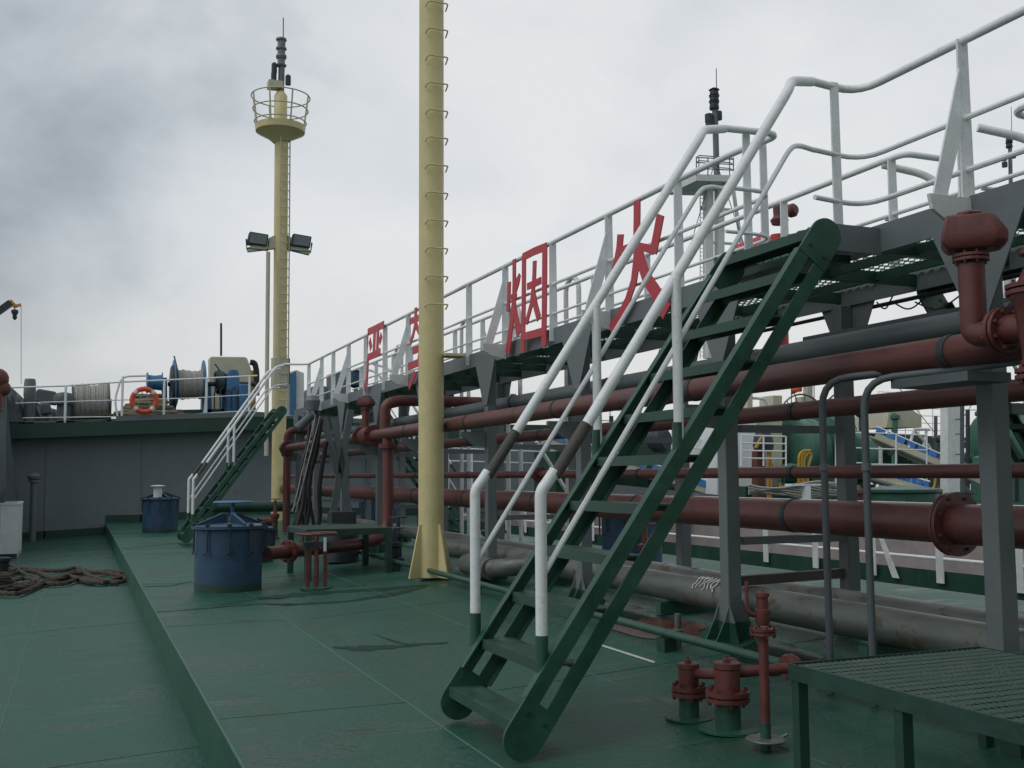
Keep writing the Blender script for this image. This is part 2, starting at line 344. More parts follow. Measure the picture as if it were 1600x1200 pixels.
# ---------------------------------------------------------------- port bulwark (flared), far end
b=B(); zb=lambda x: lz(x)
P=[]
for y in(18,30,36,43.5):
    P.append((V((-2.1,y,lz(-2)-.1)),V((-2.75-.2*(43.5-y)/25,y,5.0 if y>30 else 2.2))))
for i in range(1,3): b.prism([P[i][0],P[i+1][0],P[i+1][1],P[i][1]],(-.03,0,0))
bt=thing('bulwark','tall flared grey bulwark plating at the far left, in front of the raised bow deck','bulwark',(-2.4,38,-.6))
b.build('plating','grey',bt)
for y in(35.2,36.6,38,39.4,40.8,42.2):
    B().prism([(-1.85,y,lz(-2)),(-2.1,y,lz(-2)),(-2.78,y,4.9),(-2.6,y,4.9)],(0,.03,0)).build('rib','grey',bt)
B().tube([(-2.8,30,5.05),(-2.74,43.4,5.05)],.06,8).build('top_rail','greyd',bt)
# near bulwark stanchion plate seen as light grey strip on the extreme left
a0=at(9,612,'Y',33)
b=B(); b.prism([at(-20,604,'Y',33),at(9,604,'Y',33),at(8,760,'Y',33),at(-20,800,'Y',33)],(0,.25,0))
b.build('bulwark_frame','grey',bt)
b=B(); c=at(-4,592,'Y',32.5); b.sphere(c,.30); b.sphere(at(4,607,'Y',32.5),.22); b.box(c+V((-.2,-.15,-.9)),c+V((.15,.15,-.2)))
b.build('fender','brown',None,'dark maroon rounded fender on top of the grey frame at the left edge','fender')
# ---------------------------------------------------------------- forecastle
def fz(x): return 3.76+.05*(x+2.3) if x<6.3 else 3.76+.05*8.6-.05*(x-6.3)
b=B()
for x0,x1 in((-2.6,6.3),(6.3,15)): 
    b.add([(x0,YB-.9,fz(x0)),(x1,YB-.9,fz(x1)),(x1*.7+1.6,64,fz(x1)+.9),(x0*.5+1.5,64,fz(x0)+.9)],[(0,1,2,3)])
b.build('bow_deck','deck',kind='structure')
b=B(); b.add([(-2.6,YB,-.9),(15.2,YB,-.9),(15.2,YB,3.9),(-2.6,YB,3.4)],[(0,1,2,3)]); 
for xx in(-1.2,2.2,5.0,8.0,11.0): b.box((xx,YB-.03,-.7),(xx+.05,YB+.01,3.5))
w=b.build('bulkhead','wall',None,'flat grey steel bulkhead wall below the raised bow deck','wall')
bb_=B()
for x0,x1 in((-2.6,6.3),(6.3,15)): bb_.prism([(x0,YB-.9,fz(x0)-.62),(x1,YB-.9,fz(x1)-.62),(x1,YB-.9,fz(x1)-.09),(x0,YB-.9,fz(x0)-.09)],(0,.05,0))
fr=thing('deck_edge','dark green overhanging edge beam of the raised bow deck with grey strip above','beam',(2,YB-.9,3.3))
bb_.build('green_beam','greenb',fr)
g=B()
for x0,x1 in((1.2,6.3),(6.3,15)): g.prism([(x0,YB-.92,fz(x0)-.10),(x1,YB-.92,fz(x1)-.10),(x1,YB-.92,fz(x1)+.10),(x0,YB-.92,fz(x0)+.10)],(0,.06,0))
g.build('grey_strip','grey',fr)
u=B()
for x0,x1 in((-2.6,6.3),(6.3,15)): u.add([(x0,YB-.88,fz(x0)-.55),(x1,YB-.88,fz(x1)-.55),(x1,YB,fz(x1)-.55),(x0,YB,fz(x0)-.55)],[(0,3,2,1)])
u.build('soffit','greenb',fr)
b=B()
for x0,x1,zz in((-2.2,XE,0),(XE,2.6,1),(2.6,6.3,1),(6.3,15,1)):
    f0=(lz if not zz else dz); b.prism([(x0,YB-.03,f0(x0)),(x1,YB-.03,f0(x1)),(x1,YB-.03,f0(x1)+.28),(x0,YB-.03,f0(x0)+.28)],(0,.02,0))
b.build('wall_base_band','greenb',w)
# bow bulwark beyond
b=B(); q=[(-2.7,YB-.8),(-2.3,48),(-1.3,53),(.6,59),(3.2,64)]
for i in range(4):
    (x0,y0),(x1,y1)=q[i],q[i+1]; h0=[1.45,1.2,1.1,.95,.9][i]; h1=[1.45,1.2,1.1,.95,.9][i+1]
    b.prism([(x0,y0,3.5),(x1,y1,3.8),(x1,y1,3.8+h1),(x0,y0,3.8+h0)],(.05,0,0))
    for k in range(3):
        t=k/3; xx=x0+(x1-x0)*t; yy=y0+(y1-y0)*t; b.prism([(xx+.05,yy,3.7),(xx+.6,yy,3.7),(xx+.08,yy,4.9)],(0,.04,0))
b.build('bow_bulwark','greyd',None,'dark grey curved bow bulwark with ribs beyond the railing at far left','bulwark')
# forecastle railing
RYF=YB-.85
def railpt(px,py): return at(px,py,'Y',RYF)
rl=thing('bow_railing','white three-bar railing along the edge of the raised bow deck','railing',(2,RYF,3.8))
top=[railpt(8,606),railpt(187,598)]; top2=[railpt(187,590),railpt(192,587),railpt(228,587)]
B().tube([railpt(5,606),railpt(100,603),railpt(187,597),railpt(300,592),railpt(402,587)],.032,8).build('top_rail','white',rl)
for yy in((630,625,622,616),(653,651,647,641)):
    B().tube([railpt(24 if yy[0]<640 else 36,yy[0]),railpt(190,yy[1]),railpt(300,yy[2]),railpt(402,yy[3])],.02,8).build('middle_rail','white',rl)
for px,y0,y1 in((103,603,660),(192,588,656),(257,594,652),(323,591,650),(390,588,646)):
    p=railpt(px,y0);q=railpt(px,y1); B().tube([p,(p.x,p.y,q.z)],.045,8).build('stanchion','white',rl)
B().tube([railpt(186,662),railpt(179,625),railpt(190,588),railpt(228,587)],.04,8,.3).build('end_bend','white',rl)
B().bar(railpt(318,655),railpt(323,600),.07,.04).build('brace','white',rl)
# lifebuoy
c=railpt(225,626)+V((0,-.12,0)); lb=thing('lifebuoy','orange ring lifebuoy with white bands hanging on the bow railing','lifebuoy',c)
b=B(); n=28; R=.44
b.tube([c+V((math.cos(2*math.pi*i/n)*R,0,math.sin(2*math.pi*i/n)*R)) for i in range(n)],.095,12,closed=True); b.build('ring','orange',lb)
for a in(45,135,225,315):
    a=math.radians(a); p=c+V((math.cos(a)*R,0,math.sin(a)*R)); t=V((-math.sin(a),0,math.cos(a)))*.07
    B().tube([p-t,p+t],.100,12).build('band','whitew',lb)
for dx in(-.2,.2): B().tube([c+V((0,0,.55)),c+V((dx,0,-.1)),c+V((dx*1.4,0,-.35))],.014,6).build('lanyard','rope',lb)
# ---------------------------------------------------------------- deck machinery on the bow
def dk(px,py,Yv): return at(px,py,'Y',Yv)
def drum(name,label,p0,p1,rd,rf,wraps,fm,rope,basez):
    "horizontal rope drum between two flanges"
    p0=V(p0);p1=V(p1); ax=(p1-p0).normalized(); L_=(p1-p0).length
    t=thing(name,label,'winch' if 'winch' in name else 'rope reel',(p0+p1)/2)
    for p,k in((p0,-1),(p1,1)):
        B().lathe(p-ax*.03,ax,[(0,rf*.97),(.015,rf),(.045,rf),(.06,rf*.97)],28).build('flange',fm,t)
    b=B()
    for i in range(wraps):
        c=p0+ax*(.08+(L_-.16)*i/(wraps-1)); r=rd*(1+.035*math.sin(i*1.9)+.05*math.sin(i*.45))
        u=[c+V((0,math.cos(2*math.pi*k/16)*r+.0,math.sin(2*math.pi*k/16)*r)) for k in range(16)]
        b.tube(u,(L_-.16)/wraps*.56,6,closed=True)
    b.cyl(p0,p1,rd*.95,20)
    b.build('rope_wraps',rope,t)
    for p in(p0,p1): B().box((p.x-.08,p.y-.3,basez),(p.x+.08,p.y+.3,p.z+.1)).build('bearing_stand',fm,t)
    return t
YW=46.5
drum('rope_reel','grey rope reel wound full, left of the lifebuoy on the bow deck',dk(114,630,YW),dk(171,628,YW),.72,.78,20,'greyd','rope',fz(-1))
wt=drum('mooring_winch','blue mooring winch with pale rope between two tall disc flanges',dk(272,601,YW),dk(318,601,YW),.58,1.05,16,'winch','rope',fz(3))
b=B(); p0=dk(229,598,YW);p1=dk(253,598,YW); b.lathe(p0,(p1-p0),[(0,.42),(.05,.44),(.1,.33),(.33,.30),(.58,.33),(.64,.44),((p1-p0).length,.42)],20); b.build('warping_drum','winch',wt)
p=dk(266,605,YW); B().lathe(p,X,[(0,.85),(.05,.95),(.22,.95),(.3,.7)],18).build('clutch_gear','dark',wt)
B().tube([dk(262,600,YW),dk(400,600,YW)],.10,10).build('shaft','dark',wt)
b=B(); 
for px0,px1,pt,pb in((253,262,590,645),(318,331,600,645),(346,358,600,645)): b.prism([dk(px0,pb,YW),dk(px1,pb,YW),dk(px1-1,pt,YW),dk(px0+1,pt,YW)],(0,.5,0))
b.build('side_frame','winch',wt)
b=B(); p=dk(336,598,YW); b.lathe(p,X,[(0,.38),(.1,.5),(.35,.5),(.5,.32)],16); b.sphere(dk(342,586,YW),.22); b.build('brake','dark',wt)
b=B(); b.prism([dk(352,645,YW-.5),dk(382,645,YW-.5),dk(382,608,YW-.5),dk(376,606,YW-.5),dk(374,584,YW-.5),dk(371,577,YW-.5),dk(358,577,YW-.5),dk(355,585,YW-.5)],(0,.9,0)); b.build('gear_housing','winch',wt,bevel=.05)
B().prism([dk(374,600,YW-.7),dk(392,600,YW-.7),dk(394,640,YW-.7),dk(374,640,YW-.7)],(0,.6,0)).build('motor','winch',wt,bevel=.05)
B().prism([dk(245,648,YW),dk(400,644,YW),dk(400,638,YW),dk(245,641,YW)],(0,1,0)).build('bed_frame','green',wt)
B().tube([dk(336,569,YW),dk(348,585,YW)],.03,6).build('brake_lever','dark',wt)
B().tube([dk(278,580,YW),dk(272,556,YW)],.03,6).build('lever','dark',wt)
for px,yt in((45,592),):
    p=dk(px,655,46); q=dk(px,yt,46); b=B(); b.lathe((p.x,p.y,p.z-.3),Z,[(0,.2),((q.z-p.z)*.7,.2),((q.z-p.z)*.78,.23),((q.z-p.z)+.15,.22),((q.z-p.z)+.3,.19)],16); b.build('mooring_post','grey',None,'round grey mooring post, tallest one behind the railing at far left','bollard')
p=dk(99,660,45.5); q=dk(99,612,45.5); B().lathe(p-V((0,0,.1)),Z,[(0,.26),(.8,.26),(.82,.38),(1.1,.40),(1.25,.30),(1.3,.1)],18).build('mushroom_vent','greyd',None,'dark grey mushroom vent head left of the full rope reel','vent')
b=B(); b.prism([dk(52,614,50),dk(60,607,50),dk(88,612,50),dk(88,632,50),dk(52,627,50)],(0,1,0)); b.prism([dk(62,630,49),dk(78,630,49),dk(82,646,49),dk(64,648,49)],(0,.8,0)); b.build('anchor_windlass','greyd',None,'low dark grey windlass casing between the grey post and the mushroom vent','windlass',bevel=.06)
for k in range(6): B().tube([dk(335+9*k,640,YW-.6),dk(335+9*k,612-3*(k%2),YW-.6),dk(340+9*k,608-3*(k%2),YW-.5)],.03,6,.1).build('hydraulic_line','dark',wt)
ml=thing('mooring_line','slack dark mooring line running across the bow deck behind the railing','rope',dk(150,650,45))
B().tube([dk(120,652,45.2),dk(180,648,45.4),dk(230,652,45.1),dk(300,647,45.5),dk(360,652,45.2)],.06,8,.5).build('line','ropeb',ml)
# rope heap on bow deck
def heap(name,label,c,rx,ry,h,r,n,m,seed=1):
    rd=random.Random(seed); b=B(); c=V(c)
    for i in range(n):
        a0=rd.random()*6.28; s=.35+.65*rd.random(); ex=rd.uniform(.5,1); zz=h*(1-s)*1.3*rd.uniform(.6,1)+r
        pts=[]
        for k in range(22):
            a=a0+k*2*math.pi/22; w=1+.15*math.sin(3*a+i); pts.append(c+V((math.cos(a)*rx*s*w,math.sin(a)*ry*s*ex*w,zz+.5*r*math.sin(2*a+i))))
        b.tube(pts,r,6,closed=True)
    return b.build(name,m,None,label,'rope')
p=dk(232,654,45); heap('rope_heap','heap of tan mooring rope under the lifebuoy on the bow deck',(p.x,p.y-.1,p.z+.05),1.25,.5,1.0,.07,24,mat('tan_rope',(.20,.17,.12),.9,.4,0,20,.5),3)
# cream panel, yellow post, aerial, hump, panels
b=B(); b.prism([dk(327,640,49.5),dk(392,640,49.5),dk(396,590,49.5),dk(391,572,49.5),dk(386,559,49.5),dk(381,557.5,49.5),dk(330,557,49.5),dk(327,560,49.5)],(0,.5,0)); b.build('locker','creamd',None,'large cream locker cabinet behind the blue winch gear housing','locker',bevel=.04)
b=B(); b.tube([dk(345.5,556,50),dk(345.5,505,50)],.05,8); b.build('whip_aerial','dark',None,'thin dark whip aerial rising behind the cream locker','aerial')
yp=thing('hose_post','yellow upright post with a rounded black cap left of the foremast','post',dk(395,642,47))
b=B(); p=dk(396,642,47);q=dk(396,572,47); b.box((p.x-.16,46.9,p.z-.2),(p.x+.08,47.2,q.z-.2)); b.build('upright','yellow',yp)
B().tube([dk(401,618,46.9),dk(401,580,46.9),dk(398,567,46.9),dk(391,566,46.9)],.13,10,.3).build('cap','black',yp)
b=B(); p=dk(503,650,41.5); b.sphere(dk(500,640,41),.95,18,(1,.8,1)); b.build('fairlead_drum','greyd',None,'dark grey domed drum behind the walkway railing right of the far stair','drum')
pl=thing('control_cabinet','white cabinet with a blue strip behind the far stair railing','cabinet',dk(456,650,40))
B().prism([dk(428,650,40),dk(475,650,40),dk(475,583,40),dk(463,578,40),dk(428,590,40)],(0,.5,0)).build('casing','whitew',pl)
B().prism([dk(453,648,39.9),dk(463,648,39.9),dk(463,580,39.9),dk(453,584,39.9)],(0,.05,0)).build('blue_strip','winch',pl)
b=B(); b.prism([dk(517,640,40),dk(545,640,40),dk(545,580,40),dk(517,584,40)],(0,.8,0)); b.build('grey_cabinet','grey',None,'plain pale grey cabinet behind the walkway left of the character signs','cabinet')
b=B(); b.lathe(dk(556,606,40),Z,[(0,.15),(.1,.3),(.6,.3),(.65,.36),(.7,.1)],12); b.cyl(dk(556,640,40),dk(556,606,40),.08); b.build('blue_valve','blue',None,'small dark blue valve head seen between walkway stanchions left of the first sign','valve')
# hand pole beside foremast
# ================================================================== FOREMAST
fb=at(438,600,'X',6.25); FY=fb.y
def fm(px,py,dy=0): return at(px,py,'Y',FY+dy)
ft=thing('foremast','cream foremast with a crow\'s nest, floodlights and stacked signal lamps','mast',(fm(438,600).x,FY,.25))
cx=fm(437,600).x; hw=(fm(448,600)-fm(426,600)).length/2; 
ztop=fm(438,195).z
b=B()
zA=fm(437,590).z
xt=fm(440,200).x
b.tube([(cx,FY,.2),(cx,FY,zA),(xt,FY,ztop)],hw*.98,20); b.build('pole','cream',ft)
b=B(); b.box((cx-hw*1.35,FY-.3,fm(438,620).z),(cx+hw*1.3,FY+.3,fm(438,558).z)); b.build('brown_collar','brown',ft) if False else None
B().lathe((cx,FY,fm(437,605).z),Z,[(0,hw*1.25),((fm(437,560).z-fm(437,605).z),hw*1.25)],20).build('collar','creamd',ft)
B().box((fm(448,600).x-.02,FY-.1,fm(438,600).z),(fm(452,600).x,FY+.1,fm(438,560).z)).build('junction_box','brown',ft)
# ladder
b=B(); xl=fm(450,400).x; 
for dx,dy in((hw+.03,-.10),(-.10,-hw-.10)): b.tube([(cx+dx,FY+dy-.05,fm(438,640).z),(xt+dx,FY+dy-.05,ztop+.2)],.022,6)
n=34
for i in range(n):
    t=i/(n-1); z=fm(438,640).z+t*(ztop-fm(438,640).z); xx=cx+(xt-cx)*t; b.tube([(xx-.10,FY-hw-.15,z),(xx+hw*.8,FY-hw-.15,z),(xx+hw+.03,FY-.15,z)],.016,5)
b.build('ladder','creamd',ft)
# floodlights
zb_=fm(437,390).z
for sx,px,py in((-1,404,373),(1,472,376)):
    p=fm(px,py,-.3)
    B().prism([(cx+sx*hw*.8,FY-.12,zb_+.02),(cx+sx*hw*.8,FY-.12,zb_+.5),(p.x+sx*.35,FY-.12,p.z-.30),(p.x+sx*.3,FY-.12,p.z-.42)],(0,.24,0)).build('bracket','creamd',ft)
    h=B(); h.prism([p+V((-.36,.1,-.18)),p+V((.30,.1,-.22)),p+V((.36,.1,.20)),p+V((-.28,.1,.26))],(0,.30,0)); hd=h.build('floodlight','dark',ft,bevel=.03)
    B().prism([p+V((-.30,.075,-.13)),p+V((.26,.075,-.17)),p+V((.31,.075,.16)),p+V((-.24,.075,.21))],(0,.02,0)).build('lens','lens',hd)
    B().tube([p+V((-.38,.2,.0)),p+V((-.36,.2,-.32)),p+V((.34,.2,-.34)),p+V((.38,.2,0))],.03,6).build('yoke','dark',hd)
# crow's nest
pc=fm(438,206); zf=pc.z; Rn=(fm(478,205)-fm(400,205)).length/2; xn=pc.x
B().lathe((xn,FY,fm(438,224).z),Z,[(0,hw*1.0),((fm(438,217).z-fm(438,224).z),Rn*.48),(zf-fm(438,224).z-.02,Rn*.97),(zf-fm(438,224).z+.20,Rn),(zf-fm(438,224).z+.20,Rn-.05),(zf-fm(438,224).z+.05,Rn-.06),(zf-fm(438,224).z+.05,hw)],28).build('nest_floor','cream',ft)
Rt=(fm(484,150)-fm(394,150)).length/2; zr=fm(438,152).z; 
b=B()
for f in(1,.55,.12):
    rr=Rn+(Rt-Rn)*f; zz=zf+.2+(zr-zf-.2)*f; b.tube([(xn+math.cos(2*math.pi*i/32)*rr,FY+math.sin(2*math.pi*i/32)*rr,zz) for i in range(32)],.022,6,closed=True)
for i in range(8):
    a=2*math.pi*(i+.3)/8; b.tube([(xn+math.cos(a)*Rn,FY+math.sin(a)*Rn,zf+.2),(xn+math.cos(a)*Rt,FY+math.sin(a)*Rt,zr)],.028,6)
b.build('nest_railing','creamd',ft)
B().tube([(xn,FY,zf),(xn,FY,fm(438,150).z),(xn,FY,fm(438,143).z)],[hw*.95,hw*.95,hw*.5],18).build('topmast','cream',ft)
zt=fm(438,62).z; z1=fm(438,140).z
B().tube([(xn,FY,z1-.3),(xn+.03,FY,zt)],.11,12).build('lamp_spine','grey',ft)
for py in(70,84,96): 
    p=fm(439.5,py); B().lathe((p.x,FY,p.z-.18),Z,[(0,.17),(.05,.19),(.07,.13),(.3,.13),(.34,.19),(.40,.18),(.44,.08)],14).build('signal_lamp','lampm',ft)
for py,dx in((108,-.3),(122,-.32),(124,.3)): 
    p=fm(439,py); B().lathe((p.x+dx*.8,FY-.05,p.z-.18),Z,[(0,.10),(.30,.10),(.36,.05)],10).build('side_lamp','dark',ft)
B().box((xn-.45,FY-.2,z1),(xn+.05,FY+.2,z1+.25)).build('light_bracket','creamd',ft)
B().tube([(xn+.06,FY,zt),(xn+.05,FY,fm(438,27).z)],.018,6).build('antenna','dark',ft)
b=B(); hp=fm(417,640,-.4); b.tube([(hp.x,FY-.4,2.4),(fm(419,395,-.4).x,FY-.4,fm(438,395,-.4).z)],.07,8); b.build('halyard_pole','creamd',ft)
# ================================================================== KING POST (near mast)
mp_=onp(681,889,0); mx_,my_=4.93,15.35
mt=thing('king_post','thick cream king post mast standing on finned base beside the walkway','mast',(mx_,my_,.19))
r0=.193
b=B(); b.tube([(mx_,my_,.19),(mx_,my_,15.5)],r0,32); b.build('pole','cream',mt)
for a in(200,290,20,110):
    a=math.radians(a); d=V((math.cos(a),math.sin(a),0)); n_=V((-d.y,d.x,0))*.012; p=V((mx_,my_,0))
    B().prism([p+d*(r0-.01)+V((0,0,.19))-n_,p+d*(r0+.22)+V((0,0,.19))-n_,p+d*(r0+.03)+V((0,0,.98))-n_,p+d*(r0-.01)+V((0,0,.98))-n_],n_*2).build('base_fin','cream',mt)
z=3.75; i=0
zz=at(683,480,'Y',my_).z
while zz<15:
    c=V((mx_,my_,zz)); u=V((.03,-1,0)); s_=V((1,.03,0)); c=c+V((.015,0,0))
    B().tube([c+u*(r0-.03)-s_*.17+V((0,0,-.05)),c+u*(r0+.0)-s_*.17+V((0,0,-.02)),c+u*(r0+.10)-s_*.15,c+u*(r0+.10)+s_*.15,c+u*(r0)+s_*.17+V((0,0,-.02)),c+u*(r0-.06)+s_*.17+V((0,0,-.05))],.012,6,.03).build('rung','cream',mt); zz+=.43
B().box((mx_+.15,my_-.25,3.52),(mx_+.48,my_+.1,3.56)).build('walkway_bracket','cream',mt)
# ================================================================== WALKWAY
XA,XB=5.5,7.0; ZF0,ZF1=3.35,3.56; Y0,Y1=1.0,29.6
wk=thing('elevated_walkway','long raised grating walkway on grey posts with white tapered railings','walkway',(6.2,15,0))
posts=[2.2,5.25,8.35,11.4,14.5,17.6,20.7,23.8,26.9,29.3]
b=B(); b.prism([(XA,Y0,ZF0),(XA,Y1,ZF0),(XA,Y1,ZF1),(XA,Y0,ZF1)],(.02,0,0)); b.box((XA+.02,Y0,ZF1-.012),(XA+.08,Y1,ZF1-.002)); b.build('edge_beam','grey',wk)
b=B(); b.prism([(XB-.02,Y0,ZF0),(XB-.02,Y1,ZF0),(XB-.02,Y1,ZF1),(XB-.02,Y0,ZF1)],(.02,0,0)); b.build('edge_beam','grey',wk)
B().grating(XA+.03,XB-.03,Y0,Y1,ZF1-.05,.06,.12,.013).build('floor_grating','green',wk)
b=B()
y=Y0+.2
while y<Y1:
    b.box((XA+.02,y-.025,ZF0+.04),(XB-.02,y+.025,ZF1-.065)); y+=1.033
b.box((XA+.5,Y0,ZF1-.15),(XA+.54,Y1,ZF1-.08)); b.box((XA+1.0,Y0,ZF1-.15),(XA+1.04,Y1,ZF1-.08))
b.build('cross_bearers','greenb',wk)
for i,y in enumerate(posts):
    for X_ in(XA+.07,XB-.07):
        base=dz(X_)
        b=B(); b.box((X_-.07,y-.07,base),(X_+.07,y+.07,ZF0))
        p=b.build('support_post','grey',wk,bevel=.008)
        sgn=-1 if X_<6.2 else 1; xo=X_+sgn*.073
        g=B(); g.prism([(xo,y-.40,ZF0+.03),(xo,y-.07,ZF0-.62),(xo,y+.07,ZF0-.62),(xo,y+.40,ZF0+.03)],(sgn*.012,0,0)); g.build('gusset','grey',p)
        g=B()
        for yy,ax2 in((y-.076,0),(y+.076,0)):
            g.prism([(X_-.07,yy,base+.36),(X_+.07,yy,base+.36),(X_+.14,yy,base+.17),(X_-.14,yy,base+.17)],(0,.012 if yy>y else -.012,0))
        g.prism([(xo,y-.07,base+.36),(xo,y+.07,base+.36),(xo,y+.17,base+.17),(xo,y-.17,base+.17)],(sgn*.012,0,0)); g.build('foot_flare','grey',p)
        g=B()
        for yy in(y-.077,y+.077): g.prism([(X_-.14,yy,base+.17),(X_+.14,yy,base+.17),(X_+.23,yy,base),(X_-.23,yy,base)],(0,.014 if yy>y else -.014,0))
        g.prism([(xo+sgn*.001,y-.17,base+.17),(xo+sgn*.001,y+.17,base+.17),(xo+sgn*.001,y+.23,base),(xo+sgn*.001,y-.23,base)],(sgn*.014,0,0))
        g.build('foot','green',p)
    for zc in(1.12,2.16,2.66):
        if zc==1.12 and i%2: continue
        b=B(); b.box((XA+.2,y-.04,zc-.07),(XB-.2,y+.04,zc)); b.build('crossbeam','grey',wk)
    if y<6: continue
    g=B(); g.prism([(XA,y-.03,2.34),(XA-.40,y-.03,2.34),(XA-.40,y-.03,2.29),(XA-.20,y-.03,2.14),(XA,y-.03,2.12)],(0,.06,0)); g.build('pipe_bracket','grey',wk)
# railings
ZR=4.66
st_near=[2.3,3.8,5.3,9.02,10.53,12.07,13.7,15.21,16.85,18.49,20.08,21.6,23.14,24.69,26.0,27.6]
brace=[5.3,10.53,13.7,18.49,23.14,26.0]
B().tube([(4.98,6.26,4.63),(XA,6.36,4.64),(XA,5.7,4.64),(XA,1,4.64)],.03,10,.25).build('handrail','white',wk)
B().tube([(4.98,7.42,4.63),(XA+.1,7.42,4.65),(XA+.02,7.9,ZR),(XA,9,ZR),(XA,27.7,ZR),(4.9,27.9,ZR)],.03,10,.22).build('handrail','white',wk)
B().tube([(4.98,6.25,4.1),(XA,6.34,4.1),(XA,5.5,4.1),(XA,1,4.1)],.02,8,.35).build('middle_rail','white',wk)
B().tube([(4.98,6.25,3.74),(XA,6.34,3.74),(XA,5.5,3.74),(XA,1,3.74)],.02,8,.35).build('toe_rail','white',wk)
B().tube([(4.98,7.42,4.12),(XA,7.42,4.12),(XA,8.2,4.12),(XA,27.7,4.12)],.02,8,.25).build('middle_rail','white',wk)
B().tube([(4.98,7.42,3.74),(XA,7.42,3.74),(XA,8.2,3.74),(XA,27.7,3.74)],.016,8,.25).build('toe_rail','white',wk)
B().tube([(XB,1,ZR),(XB,5.6,ZR),(XB+.02,6.32,ZR),(XB+.5,6.32,ZR)],.03,8,.2).build('handrail','white',wk)
B().tube([(XB+.5,7.5,ZR),(XB+.02,7.5,ZR),(XB,7.7,ZR),(XB,8,ZR),(XB,16,ZR),(XB,29,ZR)],.03,10,.12).build('handrail','white',wk)
for zz,r in((4.12,.02),(3.74,.016)): B().tube([(XB,1,zz),(XB,29,zz)],r,8).build('middle_rail','white',wk)
for X_,L2 in((XA,st_near),(XB,[3.2,6.80,7.65,9.3,10.8,12.3,13.9,15.4,17,18.6,20.2,21.7,23.3,24.8,26.4,28])):
    s2=1 if X_<6 else -1
    for y in L2:
        if X_<6 and 6.4<y<8: continue
        B().prism([(X_-.055,y,ZF1-.02 if X_>6 else ZF0+.04),(X_+.055,y,ZF1-.02 if X_>6 else ZF0+.04),(X_+.045,y,ZR-.01),(X_-.045,y,ZR-.01)],(0,.016,0)).build('stanchion','white',wk)
        if (X_<6 and y in brace) or (X_>6 and y in(3.2,12.3,18.6,24.8)):
            B().prism([(X_-s2*.046,y-.01,ZR-.22),(X_-s2*.05,y-.01,ZR-.66),(X_-s2*.20,y-.01,ZF1-.02),(X_-s2*.32,y-.01,ZF1-.02)],(0,.016,0)).build('brace','white',wk)
            if X_<6: B().prism([(X_-.36,y-.02,ZF1-.02),(X_-.004,y-.02,ZF1-.02),(X_-.004,y-.02,ZF0-.02),(X_-.22,y-.02,ZF0+.02),(X_-.34,y-.02,ZF1-.12)],(0,.03,0)).build('brace_pad','whitew',wk)
# stanchion pair at landing and bracing frames
for y,X_ in((6.28,5.22),(7.46,5.24),(7.72,5.6)):
    B().prism([(X_-.04,y,3.5),(X_+.04,y,3.5),(X_+.035,y,ZR),(X_-.035,y,ZR)],(0,.016,0)).build('stanchion','white',wk)
for yy in(6.16,7.5): B().prism([(4.92,yy,3.33),(XA,yy,3.33),(XA,yy,3.53),(4.92,yy,3.53)],(0,.02,0)).build('landing_edge','grey',wk)
B().grating(4.94,XA,6.18,7.5,3.51,.05,.12,.022).build('landing_grating','green',wk)
B().prism([(5.04,6.5,3.33),(5.04,7.4,3.33),(XA,7.4,3.33),(XA,6.5,3.33)],(0,0,.06)).build('landing_plate','greenb',wk)
# goosenecks along the far rail
GL=['white inverted U vent pipe between the fire and smoke character signs','white inverted U vent pipe just right of the cream king post','white inverted U vent pipe between the two leftmost red character signs','white inverted U vent pipe overlapped by the smoke character sign']
for i,(xl,xr,yt,yl,yr) in enumerate(((884,904,434,560,560),(721,732,501,600,600),(618,628,540,566,600),(793,812,478,560,560))):
    XG=7.3; a_=at(xl,yl,'X',XG); c_=at(xr,yr,'X',XG); tp=at((xl+xr)/2,yt,'X',XG); ya,yb=at(xl,yt,'X',XG).y,at(xr,yt,'X',XG).y; ym=(ya+yb)/2; R_=(ya-yb)/2
    pts=[(XG,ya,a_.z if i==2 else dz(XG))]+[(XG,ym+R_*math.cos(math.radians(t)),tp.z-R_*.9+R_*.9*math.sin(math.radians(t))) for t in range(0,181,15)]+[(XG,yb,dz(XG))]
    B().tube(pts,.04,10).build('vent_pipe','whitew',None,GL[i],'vent pipe','white inverted U vent pipes beyond the walkway')
# cable tray under walkway & red valve heads above the stair
b=B(); b.box((XB-.35,4.5,2.98),(XB-.05,8.6,3.06)); b.build('cable_tray','greyd',None,'flat dark cable tray hung under the walkway above the grey pipe','cable tray')
b=B()
for (a0,a1) in((1448,1395),(1500,1430),(1395,1370)):
    p=at(a0,462,'X',XB+.03);q=at(a1,472,'X',XB+.03); m_=(p+q)/2-V((0,0,.12)); b.tube([p,m_,q],.008,5,.2)
b.tube([(XB+.05,4,3.31),(XB+.05,10,3.3)],.02,6); b.build('hanging_cable','black',None,'black cable sagging in loops from the far edge of the walkway underside','cable')
